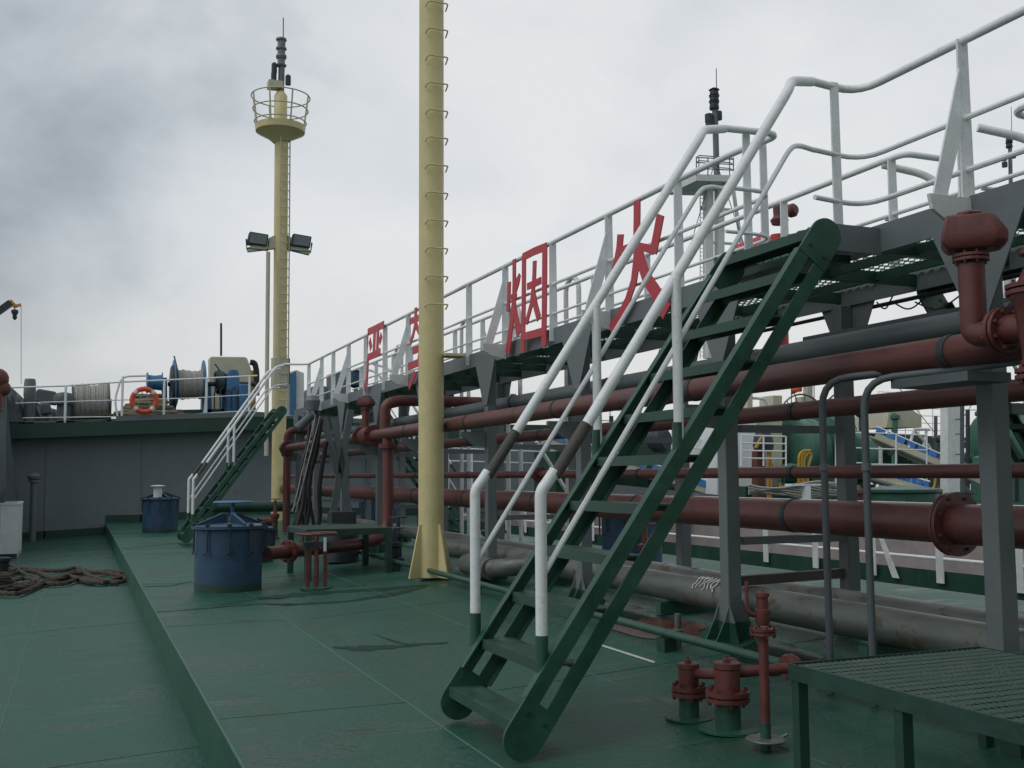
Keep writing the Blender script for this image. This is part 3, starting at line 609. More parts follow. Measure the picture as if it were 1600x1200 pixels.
# ================================================================== STAIRS
def stair(label,dx,dy,dzz,mir=1,name='steel_stair'):
    ya,yb=5.93,7.10; SLP=1.385
    def T(p): p=V(p); return V((p.x*mir+dx,p.y+dy,p.z+dzz))
    t=thing(name,label,'stair',T((2.6,6.65,.08)))
    ang=math.atan(SLP); d=V((math.cos(ang),0,math.sin(ang))); nn=V((math.sin(ang),0,-math.cos(ang)))
    P0=V((2.295,0,.10)); Ltot=4.14
    for y in(ya,yb):
        b=B(); w=.097; gap=.062
        up=P0+V((0,y,0))
        for off,(s0,s1) in((0,(.34,Ltot-.22)),(w+gap,(.34,Ltot-.22))):
            a=up+d*s0+nn*off; c=up+d*s1+nn*off
            b.prism([T(a),T(a+nn*w),T(c+nn*w),T(c)],(0,.014,0))
            ff=(0 if off==0 else w)
            a2=up+d*s0+nn*(off+ff); c2=up+d*s1+nn*(off+ff); e=nn*(.012 if off==0 else -.012)
            oy=V((0,.0145 if y==ya else -.0005,0)); e3=nn*(.001 if off==0 else -.001); b.prism([T(a2+oy+e3),T(a2+oy+e),T(c2+oy+e),T(c2+oy+e3)],(0,.055 if y==ya else -.055,0))
        W_=2*w+gap
        # rounded end plates
        foot=[up+d*.36+nn*0,up+d*.18]; 
        for s in range(13):
            a=math.pi*s/12; foot.append(up+d*(.14-W_/2*math.sin(a))+nn*(W_/2-W_/2*math.cos(a)))
        foot+=[up+d*.36+nn*W_]
        b.prism([T(p)+V((0,-.004,0)) for p in foot],(0,.022,0))
        topp=[up+d*(Ltot-.24)]
        for s in range(13):
            a=math.pi*s/12; topp.append(up+d*(Ltot-.02+W_/2*math.sin(a))+nn*(W_/2-W_/2*math.cos(a)))
        topp.append(up+d*(Ltot-.24)+nn*W_)
        b.prism([T(p)+V((0,-.004,0)) for p in topp],(0,.022,0))
        st_=b.build('stringer','green',t)
        for q_ in(up+d*.28+nn*.06,up+d*.28+nn*.20,up+d*(Ltot-.16)+nn*.06,up+d*(Ltot-.16)+nn*.20): B().cyl(T(q_)+V((0,-.014,0)),T(q_)+V((0,.02,0)),.012,6).build('bolt','greenb',st_)
    for i in range(11):
        z=.24+.318*i; x=P0.x+(z-.10)/SLP+.015
        b=B(); p=T((x,0,z)); q=T((x+.23,0,z)); x0,x1=min(p.x,q.x),max(p.x,q.x)
        b.box((x0+.013,ya+dy+.016,p.z-.012),(x1-.013,yb+dy-.002,p.z))
        xe=p.x; b.box((min(xe,xe+mir*.012),ya+dy+.016,p.z-.065),(max(xe,xe+mir*.012),yb+dy-.002,p.z+.003))
        xe=q.x; b.box((min(xe,xe-mir*.012),ya+dy+.016,p.z-.05),(max(xe,xe-mir*.012),yb+dy-.002,p.z))
        b.build('tread','tread',t)
    for y,yt in((5.99,6.10),(7.16,7.26)):
        h=B().tube([T((2.63,y,.62)),T((2.63,y,1.60)),T((2.68,y,1.66)),T((2.73,y,1.73))],.037,12,.1).build('handrail_post','white',t)
        B().tube([T((2.63,y,.50)),T((2.63,y,.73))],.040,12).build('painted_foot','green',h)
        B().tube([T((2.73,y,1.70)),T((2.95,y,2.02))],.039,12).build('grip','grip',t)
        B().tube([T((2.94,y,2.00)),T((4.58,y,4.42)),T((4.68,yt,4.53)),T((5.00,yt+.17,4.63))],.036,12,.12).build('handrail','white',t)
        B().tube([T((2.65,y,1.10)),T((4.58,y,4.00)),T((4.74,yt,4.06)),T((5.00,yt+.16,4.10))],.019,8,.12).build('side_rail','white',t)
        p_=B().tube([T((3.61,y-.02,1.93)),T((3.61,y-.02,2.99))],.034,12).build('baluster','white',t)
        B().tube([T((3.60,y-.02,1.82)),T((3.60,y-.02,2.04))],.037,12).build('painted_foot','green',p_)
    return t
stair('nearest green steel stair with white handrails, worn black grips and open treads',0,0,0)
stair('farther green steel stair climbing to the walkway in front of the grey bulkhead',.02,21.8,.05)
stair('green stair descending on the far side, seen behind the cream king post',12.0,20.5,.0,-1)
stair('green stair descending on the far side, half hidden at the upper right edge',12.0,.35,.0,-1)
# ================================================================== SIGN CHARACTERS
def strokes(name,label,S,xp=5.44):
    b=B()
    for j,(pts,w) in enumerate(S):
        P_=[at(px,py,'X',xp-.0022*j) for px,py in pts]; m=len(P_); ws=[]
        for i in range(m):
            d=(P_[min(i+1,m-1)]-P_[max(i-1,0)]).normalized(); ws.append((w[i] if isinstance(w,list) else w)*(1.05+.55*abs(d.z)**3))
        b.ribbon(P_,ws,.012,(-1,0,0))
    # level the back: all strokes share one plane
    return b.build(name,'sign',None,label,'sign','red character signs on the walkway railing')
def z2(L_): return [(780+x/4,300+y/4) for x,y in L_]
def z1(L_): return [(540+x/5.333,400+y/5.333) for x,y in L_]
strokes('character_sign','red metal character meaning fire, nearest to the big stair',[
 (z2([(865,52),(865,150),(863,260),(862,350)]),.085),
 (z2([(868,330),(862,430),(845,560),(805,680),(755,780),(700,862)]),[.09,.09,.09,.09,.10,.12]),
 (z2([(872,340),(888,430),(925,540),(985,630),(1050,752)]),[.10,.11,.12,.13,.15]),
 (z2([(762,265),(755,350),(740,425),(722,492)]),.09),
 (z2([(752,372),(800,352),(842,342)]),.08),(z2([(885,342),(930,352),(972,368)]),.08),
 (z2([(1012,143),(992,250),(966,382)]),.10)])
strokes('character_sign','red metal character meaning smoke, second from the big stair',[
 (z2([(97,420),(97,560),(95,680),(80,820),(55,1010)]),[.07,.07,.08,.09,.11]),
 (z2([(66,562),(64,650),(58,750)]),.07),(z2([(60,658),(112,652)]),.07),
 (z2([(132,515),(118,560),(100,640)]),[.05,.10,.05]),
 (z2([(96,690),(108,790),(128,888)]),[.07,.09,.12]),
 (z2([(158,392),(156,700),(150,1000)]),.08),(z2([(150,408),(220,372),(300,340)]),.10),
 (z2([(288,335),(286,650),(282,965)]),.09),(z2([(150,905),(220,888),(292,868)]),.10),
 (z2([(225,430),(222,520),(218,590)]),.07),(z2([(178,592),(220,575),(265,552)]),.09),
 (z2([(218,580),(205,700),(172,820)]),.07),(z2([(216,640),(232,720),(252,792)]),.09)])
strokes('character_sign','red metal character meaning forbid, partly hidden behind the king post',[
 (z1([(588,430),(586,520),(584,618)]),.09),(z1([(536,548),(580,530),(628,508)]),.11),
 (z1([(584,570),(565,660),(542,730)]),.09),(z1([(588,560),(600,600),(618,640)]),.09),
 (z1([(672,385),(671,500),(670,590)]),.09),(z1([(640,500),(670,488),(712,468)]),.10),(z1([(670,500),(650,560),(636,600)]),.08),(z1([(672,500),(690,540),(712,570)]),.09),
 (z1([(562,795),(620,770),(700,735)]),.12),(z1([(525,922),(620,885),(730,840)]),.13),
 (z1([(618,820),(610,870),(600,900)]),.09),
 (z1([(622,880),(622,960),(620,1040)]),.10),(z1([(580,975),(555,1040),(530,1095)]),.11),(z1([(655,960),(680,1000),(700,1050)]),.11)])
strokes('character_sign','red metal character meaning strictly, leftmost and farthest along the walkway',[
 (z1([(188,635),(250,606),(322,570)]),.14),
 (z1([(245,605),(242,700),(238,800)]),.11),(z1([(272,595),(270,690),(266,790)]),.11),
 (z1([(203,700),(210,740),(216,772)]),.12),(z1([(302,655),(293,690),(284,722)]),.12),
 (z1([(185,848),(240,822),(292,796)]),.14),
 (z1([(190,640),(187,700),(186,760)]),.03),(z1([(188,845),(184,960),(178,1040),(160,1108)]),[.09,.10,.11,.14])])
# ================================================================== PIPES
def pipe(name,label,pts,r,m='red',fil=0,fl=(),group=None,n=20,fr=1.75,ends=()):
    t=thing(name,label,'pipe',V(pts[0]))
    B().tube(pts,r,n,fil).build('pipe_run',m,t)
    for c,ax in fl: B().flange(c,ax,r*fr,.028,.01,24,8).build('flange',m,t)
    for c,ax in ends: B().tube([V(c)-V(ax)*.012,V(c)+V(ax)*.012],r*1.03,n).build('weld_ring',m,t)
    return t
PX=5.24; PZ=2.486
pipe('red_pipe','long oxide red pipe carried on brackets outside the walkway posts, highest red one',[(PX,4.6,PZ),(PX,19.9,PZ)],.107,'red',0,(),ends=[((PX,16.3,PZ),Y),((PX,8.9,PZ),Y),((PX,12.6,PZ),Y)])
pipe('red_pipe','thinner oxide red pipe running forward from the far valve to the far stair',[(PX,20.9,PZ),(PX,29.0,PZ)],.10,'red',0,[((PX,29.1,PZ),Y)],ends=[((PX,24.5,PZ),Y)])
pipe('grey_pipe','long grey pipe high inside the walkway posts, beside the highest red one',[(6.0,2.8,2.80),(6.0,30.2,2.80)],.092,'grey',0,(),ends=[((6.0,11.05,2.80),Y),((6,18,2.8),Y)])
pipe('red_pipe','dark red pipe in the middle of the rack just below the highest red pipe',[(6.45,2.5,2.31),(6.45,20,2.31),(6.45,34,2.31)],.085,'red',0,[((6.45,12.9,2.31),Y)])
pipe('red_pipe','slim red pipe at mid height of the rack, above the largest red pipe',[(6.4,2.5,1.715),(6.4,36,1.715)],.058,'red',0,[((6.4,14.6,1.715),Y)],fr=2.1,ends=[((6.4,24,1.715),Y)])
pipe('red_pipe','largest red pipe running the length of the rack, with a big bolted flange at right',[(6.4,2.5,1.30),(6.4,36,1.30)],.158,'red',0,[((6.4,6.45,1.30),Y)],fr=1.6,ends=[((6.4,18,1.3),Y),((6.4,27,1.3),Y)])
pipe('cargo_pipe','weathered galvanised cargo pipe lying along the deck, front one of the pair',[(5.93,1.5,.50),(5.93,16.0,.50),(5.7,17.2,.50)],.148,'steel',.4,(),ends=[((5.93,9.0,.5),Y),((5.93,13,.5),Y)])
pipe('cargo_pipe','rust-stained galvanised cargo pipe lying behind its twin along the deck',[(6.62,1.5,.50),(6.62,31,.50)],.128,'steel',0,(),ends=[((6.62,10.6,.5),Y),((6.62,11.3,.5),Y)])
for i,y in enumerate((3.5,6.8,10,13.2,15.6)):
    b=B(); b.box((5.75,y-.05,dz(6)),(6.85,y+.05,.345)); b.build('pipe_saddle','green',None,['green saddle under the twin deck pipes, nearest the camera','green saddle under the twin deck pipes, beside the tall red valve','green saddle under the twin deck pipes, below the painted scribble','green saddle under the twin deck pipes, behind the big stair','green saddle under the twin deck pipes, next to the king post'][i],'pipe support','green saddles under the deck pipes')
for o in [q for q in D.objects if q.name.startswith(('red_pipe','grey_pipe')) and q.parent is None]:
    run=[c for c in D.objects if c.parent==o and c.name.startswith('pipe_run')][0]
    px_,pz_=o.location.x,o.location.z; pr=max(v.co.x for v in run.data.vertices if abs(v.co.y)<1e-3); ymax=o.location.y+max(v.co.y for v in run.data.vertices)
    if px_<5.6: ys=[y for y in posts if y<ymax-.2 and y>o.location.y]
    else: ys=[y+.13 for y in posts if y<ymax and y>o.location.y]
    for y in ys: B().tube([(px_,y-.03,pz_),(px_,y+.03,pz_)],pr+.008,20).build('clamp','dark',o)
# scribbled paint mark on front pipe
b=B()
for k in range(7):
    y=9.35-.06*k; pts=[]
    for j in range(6):
        a=math.radians(205-12*j-6*(k%3)); pts.append((5.93+math.cos(a)*.160,y+.02*math.sin(j*2+k),.50+math.sin(a)*.160*-1 if False else .5+abs(math.sin(math.radians(20+14*j+5*(k%3))))*.161))
    pts=[(5.93-math.cos(math.radians(18+13*j+6*(k%3)))*.161,y+.02*math.sin(j*2+k),.5+math.sin(math.radians(18+13*j+6*(k%3)))*.161) for j in range(6)]
    b.tube(pts,.006,5)
b.build('painted_mark','whitew',None,'white scribbled paint mark on the front galvanised deck pipe','marking')
# small green pipe with supports and drip bar
g=pipe('green_pipe','thin green pipe low along the deck passing behind the big stair foot',[(4.85,1.0,.30),(4.85,20.5,.30)],.038,'green',0,(),ends=[((4.85,y,.3),Y) for y in(4.6,8.3,13.2,17)])
for y in(4.5,8.3,13.2,17): B().box((4.79,y-.07,dz(4.8)),(4.91,y+.07,.262)).build('block','greenb',g)
b=B(); b.bar((4.50,7.9,dz(4.5)+.012),(4.50,8.9,dz(4.5)+.012),.014,.012); b.build('drip_bar','whitew',None,'thin pale strip lying on deck beside the small green pipe','strip')
# rust puddle stain
M['stain']=mat('rust_stain',(.10,.045,.035),.25,.5,0,3,.05)
def blot(name,label,c,rx,ry,m,seed):
    rd=random.Random(seed); n=30; ph=[rd.random()*6 for _ in range(4)]
    pts=[]
    for k in range(n):
        a=2*math.pi*k/n; w=1+.18*math.sin(2*a+ph[0])+.12*math.sin(3*a+ph[1])+.08*math.sin(5*a+ph[2]); x=c[0]+math.cos(a)*rx*w; y=c[1]+math.sin(a)*ry*w; pts.append((x,y,dz(x)+.007))
    return B().add(pts,[tuple(range(n))]).build(name,m,None,label,'stain')
blot('rust_stain','reddish rust stain on the deck under the front galvanised pipe',(5.35,9.3),.36,.75,'stain',4)
# left valve station
def actuator(t,c,s=1.0,rot=0):
    "hand/hydraulic actuator head, red cast housing with chamfered faces, c=centre of flange below it"
    c=V(c); R=Matrix.Rotation(rot,3,'Z')
    def q(*p): return c+R@(V(p)*s)
    b=B(); lo=[(-.26,-.20),(.24,-.20),(.34,-.10),(.34,.12),(.20,.22),(-.26,.22)]; hi=[(-.22,-.17),(.17,-.17),(.23,-.08),(.21,.10),(.14,.17),(-.22,.18)]
    n=6; ring=[[q(x*.80,y*.80,.10) for x,y in lo],[q(x,y,.17) for x,y in lo],[q(x,y,.27) for x,y in lo],[q(x,y,.44) for x,y in hi]]
    vs=sum(ring,[]); fs=[(0,5,4,3,2,1),(18,19,20,21,22,23)]+[(r*n+k,r*n+(k+1)%n,(r+1)*n+(k+1)%n,(r+1)*n+k) for r in range(3) for k in range(n)]
    b.add(vs,fs); h=b.build('actuator_housing','redv',t,bevel=.02*s)
    B().lathe(q(0,0,.455),Z,[(0,.13*s),(.02*s,.13*s),(.035*s,.10*s)],6).build('cap','redv',h)
    v=B(); v.prism([q(.225,-.09,.33),q(.275,-.045,.33),q(.235,-.035,.42),q(.195,-.075,.42)],R@V((.006,-.006,.003))); v.build('sight_glass','lens',h)
    B().flange(q(0,0,.03),Z,.17*s,.028*s,.014*s,24,8,.013*s).build('flange','redv',t)
vt=thing('actuated_valve','red valve with square actuator head at the far end of the highest red pipe','valve',(PX,20.4,2.3))
B().lathe((PX,20.02,PZ),Y,[(0,.12),(.1,.17),(.35,.20),(.6,.17),(.75,.12)],20).build('body','redv',vt)
for y in(19.95,20.85): B().flange((PX,y,PZ),Y,.205,.03,.012,22,8,.018).build('flange','redv',vt)
B().tube([(PX-.05,20.4,PZ+.1),(PX-.05,20.4,3.02)],.07,14).build('neck','redv',vt)
actuator(vt,(PX-.05,20.4,3.02),.55,-.6)
# tee fitting with vertical and crossover
pipe('crossover_pipe','oxide red elbow pipe rising from the far valve and crossing under the walkway',[(PX+.05,19.3,2.5),(PX+.05,19.3,3.05),(5.55,19.3,3.13),(9.0,19.3,3.13)],.105,'redv',.33,[((7.9,19.3,3.13),X)])
pipe('drop_pipe','oxide red drop pipe bending along the deck to the nearest blue tank hatch',[(PX+.03,19.0,2.4),(PX+.03,19.0,.62),(4.7,18.6,.50),(2.75,17.0,.50)],.105,'redv',.35,[((3.15,17.32,.5),V((1.95,1.6,0)).normalized()),((PX+.03,19.0,2.25),Z)])
vt2=thing('elbow_pipe','small red flanged elbow behind the far stair treads','pipe',(PX,29.2,2.4))
B().tube([(PX,29.2,.2),(PX,29.2,2.45),(PX,29.2,2.7)],.10,12).build('riser','redv',vt2)
B().tube([(PX,29.2,2.5),(PX,29.2,2.98),(6.4,29.2,2.98)],.10,12,.25).build('elbow','redv',vt2)
B().lathe((PX,29.02,PZ),Y,[(0,.2),(.12,.22),(.3,.2)],16).build('body','redv',vt2)
# right valve station (foreground, upper right)
ax_=at(1519,395,'X',5.0); 
rv=thing('actuated_valve','red valve assembly with chamfered actuator head and elbow at the upper right','valve',(5.0,4.9,2.4))
c0=at(1517,408,'X',5.0)
actuator(rv,c0,.62,-.75)
pe=at(1522,470,'X',5.0); el=at(1535,520,'X',5.0)
fl=at(1553,515,'X',4.95)
B().tube([c0-V((0,0,.02)),V((c0.x,c0.y,at(1522,490,'X',5.0).z)),V((c0.x,c0.y,at(1530,521,'X',5.0).z)),V((c0.x,c0.y-.12,at(1550,521,'X',5.0).z)),V((c0.x,c0.y-.3,at(1560,519,'X',5.0).z))],.078,18,.16).build('elbow_pipe','redv',rv)
zc=at(1550,519,'X',5.0).z
B().flange((c0.x,c0.y-.22,zc),Y,.135,.026,.012,22,8,.012).build('flange','redv',rv)
yb=c0.y-.50
b=B(); b.lathe((c0.x,yb,zc-.30),Z,[(0,.11),(.04,.125),(.10,.125),(.10,.115),(.16,.12),(.42,.15),(.46,.17),(.50,.17),(.52,.14),(.56,.12),(.62,.09),(.66,.05)],24); b.cyl((c0.x,c0.y-.22,zc),(c0.x,yb,zc),.085); b.build('body','redv',rv)
B().flange((c0.x,yb,zc+.20),Z,.19,.024,.012,24,8,.012).build('bonnet_flange','redv',rv)
B().flange((c0.x,yb,zc-.28),Z,.16,.024,.012,24,8,.012).build('lower_flange','redv',rv)
B().tube([(c0.x,yb,zc-.3),(PX,yb,PZ-.0)],.10,14).build('outlet','redv',rv)
B().lathe((c0.x,yb,zc+.38),Z,[(0,.02),(.02,.11),(.05,.11),(.07,.02)],18).build('handwheel','redv',rv)
# side outlet red valve above stair top (1220,330)
sv=thing('hydrant_valve','bright red hydrant valve showing between stanchions above the big stair top','valve',at(1215,395,'X',7.6))
hp_=at(1216,380,'X',7.6)
B().lathe((hp_.x,hp_.y,2.9),Z,[(0,.09),(hp_.z-2.9+.1,.09)],14).build('riser','sign',sv)
p=at(1218,348,'X',7.6); B().lathe(p,Z,[(-.02,.09),(.03,.11),(.06,.085),(.08,.07),(.22,.075),(.26,.04)],14).build('body','redv',sv)
p=at(1224,332,'X',7.6); B().lathe(p,(V((.3,-.9,0))),[(0,.06),(.08,.06),(.09,.08),(.15,.08),(.18,.05)],12).build('outlet','redv',sv)
b=B(); p=at(1192,383,'X',8.2); b.lathe(p-V((0,0,.12)),Z,[(0,.5),(.08,.45),(.22,.1),(.3,.02)],18); b.build('base_cover','sign',sv)
# bent grey conduits
for px,py,lab in((1296,600,'thin bent grey conduit, left one of two, right of the big stair'),(1362,600,'thin bent grey conduit, right one of two, before the large red pipe')):
    base=onp(px-14,1030 if px<1300 else 1018,0); base.x=4.95; 
    p0=at(px-6,800,'X',4.95); 
    t=thing('conduit',lab,'conduit',(4.95,p0.y,dz(4.95)),'bent grey conduits')
    xx=4.95
    B().tube([(xx,p0.y,dz(xx)),(xx,p0.y,at(px,592,'X',4.95).z),(xx+.25,p0.y-.35,at(px+30,587,'X',5.1).z)]+([(xx+.4,p0.y-1.3,at(px+60,585,'X',5.1).z+.03)] if px>1300 else []),.026,10,.2).build('tube','greyd',t)
    B().lathe((xx,p0.y,at(px,735,'X',4.95).z),Z,[(0,.034),(.05,.034)],10).build('coupling','grey',t)
b=B(); b.box((5.06,4.95,2.27),(5.42,5.62,2.33)); b.build('drip_tray','greyd',None,'dark grey tray beneath the highest red pipe left of the right-hand post','tray')
# A-frame, hoses and tackle left of the king post
b=B()
ft_=lambda px,py,Yv: at(px,py,'Y',Yv)
YD=20.9
tk=thing('derrick_frame','grey A-shaped steel frame standing left of the tall red drop pipe','frame',ft_(535,850,YD))
for a_,c_ in(((506,652),(528,740)),((522,652),(553,850)),((548,640),(512,850))):
    B().bar(ft_(*a_,YD),ft_(*c_,YD),.13,.08,(0,1,0)).build('leg','grey',tk)
B().bar(ft_(460,722,YD),ft_(515,722,YD),.04,.05).build('crosspiece','greyd',tk)
B().lathe(ft_(488,634,YD)-V((0,0,.1)),Z,[(0,.12),(.2,.16),(.3,.1)],12).build('head_block','grey',tk)
B().tube([ft_(464,670,YD),ft_(488,648,YD)],.09,10).build('stay','greyd',tk)
hs=thing('cargo_hose','black rubber hose bundle hanging beside the derrick frame','hose',ft_(480,850,YD-.5))
for k,pp in enumerate(([(497,652),(489,700),(478,740),(474,790),(462,830)],[(503,655),(497,690),(484,745),(484,800),(474,845)],[(484,662),(480,700),(470,730),(471,780),(455,800)],[(510,690),(503,730),(498,770),(501,810),(490,845)],[(493,640),(500,690),(480,760),(490,820)],[(478,700),(486,740),(476,800),(482,848)],[(470,735),(466,780),(474,820)])):
    B().tube([ft_(x_,y_,YD-.4+.09*k) for x_,y_ in pp],.034 if k%3 else .045,10,.5).build('hose','black' if k!=2 else 'dark',hs)
b=B(); 
for a_,c_ in(((493,648),(457,800)),((500,650),(462,800))): b.tube([ft_(*a_,YD-.9),ft_(*c_,YD-.9)],.008,6)
b.build('rope_falls','rope',None,'pair of taut tan rope falls running down to the deck winch','rope')
b=B(); p=onp(458,852,0); b.lathe((p.x,YD-1.5,.15),Z,[(0,.32),(.5,.32),(.62,.22),(.7,.22)],14); b.box((p.x-.2,YD-1.6,.8),(p.x+.25,YD-1.2,1.05)); b.build('capstan','dark',None,'dark squat capstan below the hoses behind the far grating platform','capstan')
# ================================================================== HATCHES
def hatch(label,c,r,h,deckz):
    c=V(c); t=thing('tank_hatch',label,'hatch',(c.x,c.y,deckz),'round blue tank hatches')
    z0=deckz
    B().lathe((c.x,c.y,z0-.05),Z,[(0,r),(.17,r)],36).build('base_ring','greenb',t)
    B().lathe((c.x,c.y,z0+.12),Z,[(0,r*.998),(h-.12,r*.998)],36).build('coaming','blue',t)
    lid=B().lathe((c.x,c.y,z0+h),Z,[(0,r+.03),(.015,r+.055),(.06,r+.055),(.075,r+.02),(.09,r*.6),(.10,.05)],36).build('lid','blue',t)
    b=B()
    for k in range(4):
        a=k*math.pi/2+.35; d=V((math.cos(a),math.sin(a),0)); n_=V((-d.y,d.x,0))*.008; p=V((c.x,c.y,z0+h+.07))
        b.prism([p+d*.04-n_,p+d*(r+.02)-n_,p+d*(r+.02)-n_+V((0,0,.02)),p+d*.10-n_+V((0,0,.17)),p+d*.04-n_+V((0,0,.17))],n_*2)
        b.bar(p+d*(r+.01)+V((0,0,.025)),p+d*.10+V((0,0,.175)),.05,.012)
    b.build('lid_rib','blue',lid)
    for k in range(10):
        a=k*2*math.pi/10+.2; d=V((math.cos(a),math.sin(a),0)); p=V((c.x,c.y,0))+d*(r+.035)
        b=B(); b.tube([(p.x,p.y,z0+h+.09),(p.x,p.y,z0+h-.32)],.014,8); b.box((p.x-.03,p.y-.03,z0+h+.06),(p.x+.03,p.y+.03,z0+h+.10)); n_=V((-d.y,d.x,0)); b.tube([p+n_*.07+V((0,0,z0+h-.36)),p+V((0,0,z0+h-.31)),p-n_*.07+V((0,0,z0+h-.36))],.010,6); b.build('wing_bolt','dark',t)
    return t,z0+h
hc=V((2.22,16.9)); 
_,zt_=hatch('nearest round blue tank hatch with ribbed lid, on deck left of the small platform',(2.13,16.7,0),.50,.92,dz(2.13)-.01)
c=onp(249,829,0); hf,zt2=hatch('farthest round blue tank hatch, with a white pot on its lid',(2.36,35.0,0),.53,1.0,dz(2.4)); 
b=B(); b.cyl((2.35-.1,34.7,zt2+.09),(2.35-.1,34.7,zt2+.42),.13); b.lathe((2.25,34.7,zt2+.42),Z,[(0,.22),(.02,.24),(.05,.1)],14); b.build('vent_pot','whitew',None,'white pot with a dark cap standing on the farthest blue hatch','vent')
b=B(); p=V((2.6,19.9,0)); b.lathe((p.x,p.y,dz(2.6)+1.23),Z,[(0,.34),(.015,.36),(.035,.34)],24); b.cyl((p.x,p.y,dz(2.6)),(p.x,p.y,1.24),.035); b.build('blue_handwheel','winch',None,'flat pale blue disc on a stem just behind the nearest blue hatch','handwheel')
hatch('low blue tank hatch between the nearest hatch and the far stair foot',(3.15,21.3,0),.42,.62,dz(3.1))
hatch('blue tank hatch on the far side of the pipes, seen behind the big stair treads',(8.55,15.7,0),.50,.98,dz(8.55))
hatch('blue tank hatch on the far side, seen left of the king post between pipes',(9.4,28.5,0),.62,1.0,dz(9.4))
hatch('blue tank hatch behind the far red pipes, left of the tall drop pipe',(8.2,30.5,0),.55,1.0,dz(8.2))
# ================================================================== DECK FITTINGS, right foreground
def fitting(label,px,py,r,h,fl=True,cap='plain'):
    c=deck(px,py); z0=dz(c.x); t=thing('deck_fitting',label,'fitting',(c.x,c.y,z0),'short red flanged pipe stubs')
    B().lathe((c.x,c.y,z0),Z,[(0,r*2.2),(.012,r*2.2),(.014,r*1.0)],28).build('doubler_plate','deck',t)
    B().lathe((c.x,c.y,z0),Z,[(0,r*.92),(h*.42,r*.92)],24).build('stub','green',t)
    B().flange((c.x,c.y,z0+h*.50),Z,r*1.58,.026,.012,26,8,.013).build('flange','redv',t)
    B().lathe((c.x,c.y,z0+h*.44),Z,[(0,r*.92),(h*.46,r*.92),(h*.48,r*1.0),(h*.56,r*1.0),(h*.565,r*.8)],24).build('top_barrel','redv',t)
    B().lathe((c.x,c.y,z0+h*1.0),Z,[(0,r*.3),(.02,r*.3),(.03,r*.12),(.045,r*.12)],6).build('plug','redv',t)
    return t,c
f1,c1=fitting('short red flanged pipe stub with pale top, left of the pair at lower right',1077,1122,.073,.36)
f2,c2=fitting('wider red flanged pipe stub, right of the pair next to the tall red valve',1138,1140,.088,.42)
b=B(); s_=c1+V((.05,.0,.30)); q=V((c2.x+.7,c2.y-.05,dz(c2.x)+.36)); b.tube([(c1.x+.03,c1.y-.06,dz(c1.x)+.30),(c2.x-.02,c2.y+.05,dz(c2.x)+.34),q],.035,12); 
for f in(.28,.75):
    p=V((c1.x+.03,c1.y,dz(c1.x)+.30)).lerp(q,f); b.lathe(p-V((.03,0,0)),X,[(0,.075),(.03,.085),(.06,.085),(.09,.07)],16)
b.build('branch_pipe','redv',None,'short red branch pipe with two flanges linking the paired stubs','pipe')
tc_=deck(1197,1172); tv=thing('tall_valve','tall slim red standpipe valve with upright lever, ringed at its foot','valve',(tc_.x,tc_.y,dz(tc_.x)))
def tz(py): 
    d_=V((tc_.x,tc_.y,0)); r_=ray(1197,py); t=tc_.y/r_.y; return CAM.z+r_.z*t
x0,y0=tc_.x,tc_.y
B().lathe((x0,y0,dz(x0)),Z,[(0,.031),(tz(1128)-dz(x0),.031)],16).build('green_foot','green',tv)
B().lathe((x0,y0,tz(1128)),Z,[(0,.030),(tz(990)-tz(1128),.030)],16).build('standpipe','redv',tv)
B().flange((x0,y0,tz(986)),Z,.078,.016,.008,22,6,.009).build('flange','redv',tv)
B().lathe((x0,y0,tz(976)),Z,[(0,.035),(.02,.044),(tz(952)-tz(976),.046),(tz(951)-tz(976),.034),(tz(933)-tz(976),.034),(tz(932)-tz(976),.042),(tz(926)-tz(976),.042),(tz(922)-tz(976),.012),(tz(920)-tz(976),.01)],18).build('body','redv',tv)
B().tube([(x0-.02,y0,tz(962)),(x0-.075,y0+.01,tz(958)),(x0-.095,y0+.02,tz(950)),(x0-.095,y0+.02,tz(908))],.012,8,.02).build('lever','redv',tv)
B().lathe((x0,y0,tz(1158)),Z,[(0,.03),(.003,.115),(.012,.12),(.018,.115)],24).build('foot_disc','steel',tv)
B().tube([(x0+.10,y0,tz(1158)+.01),(x0+.14,y0-.02,tz(1158)+.03)],.01,6).build('disc_tab','steel',tv)
# near grating platform
PZn=.70
pt=thing('grating_platform','dark green grating platform on legs at the lower right corner','platform',(4.2,3.6,dz(4)))
A_=at(1240,1038,'Z',PZn); Bq=at(1600,1150,'Z',PZn); C_=at(1418,1003,'Z',PZn)
px0,px1=A_.x+.0,4.85; py1=A_.y+.05; py0=1.2
b=B(); th=.085
b.box((px0,py0,PZn-th),(px0+.008,py1,PZn)); b.box((px1-.008,py0,PZn-th),(px1,py1,PZn)); b.box((px0+.008,py1-.008,PZn-th),(px1-.008,py1-.001,PZn-.001)); b.box((px0+.009,py0+.01,PZn-.034),(px0+.06,py1-.009,PZn-.026)); b.box((px0+.061,py1-.06,PZn-.034),(px1-.009,py1-.009,PZn-.026))
for k in range(1,5): yy=py1-k*.62; b.box((px0+.01,yy-.02,PZn-.07),(px1-.01,yy+.02,PZn-.03))
b.build('frame','gratm',pt)
B().grating(px0+.01,px1-.01,py0,py1-.01,PZn-.008,.038,.085,.010).build('grating','gratm',pt)
for lx,ly in((px0+.03,py1-.04),(px0+.03,py1-.80),(px1-.03,py1-.04),(px1-.03,py1-.80),(px0+.03,py1-2.4),(px1-.03,py1-2.4)): B().box((lx-.018,ly-.03,dz(lx)),(lx+.042,ly+.028,PZn-.035)).build('leg','greenb',pt)
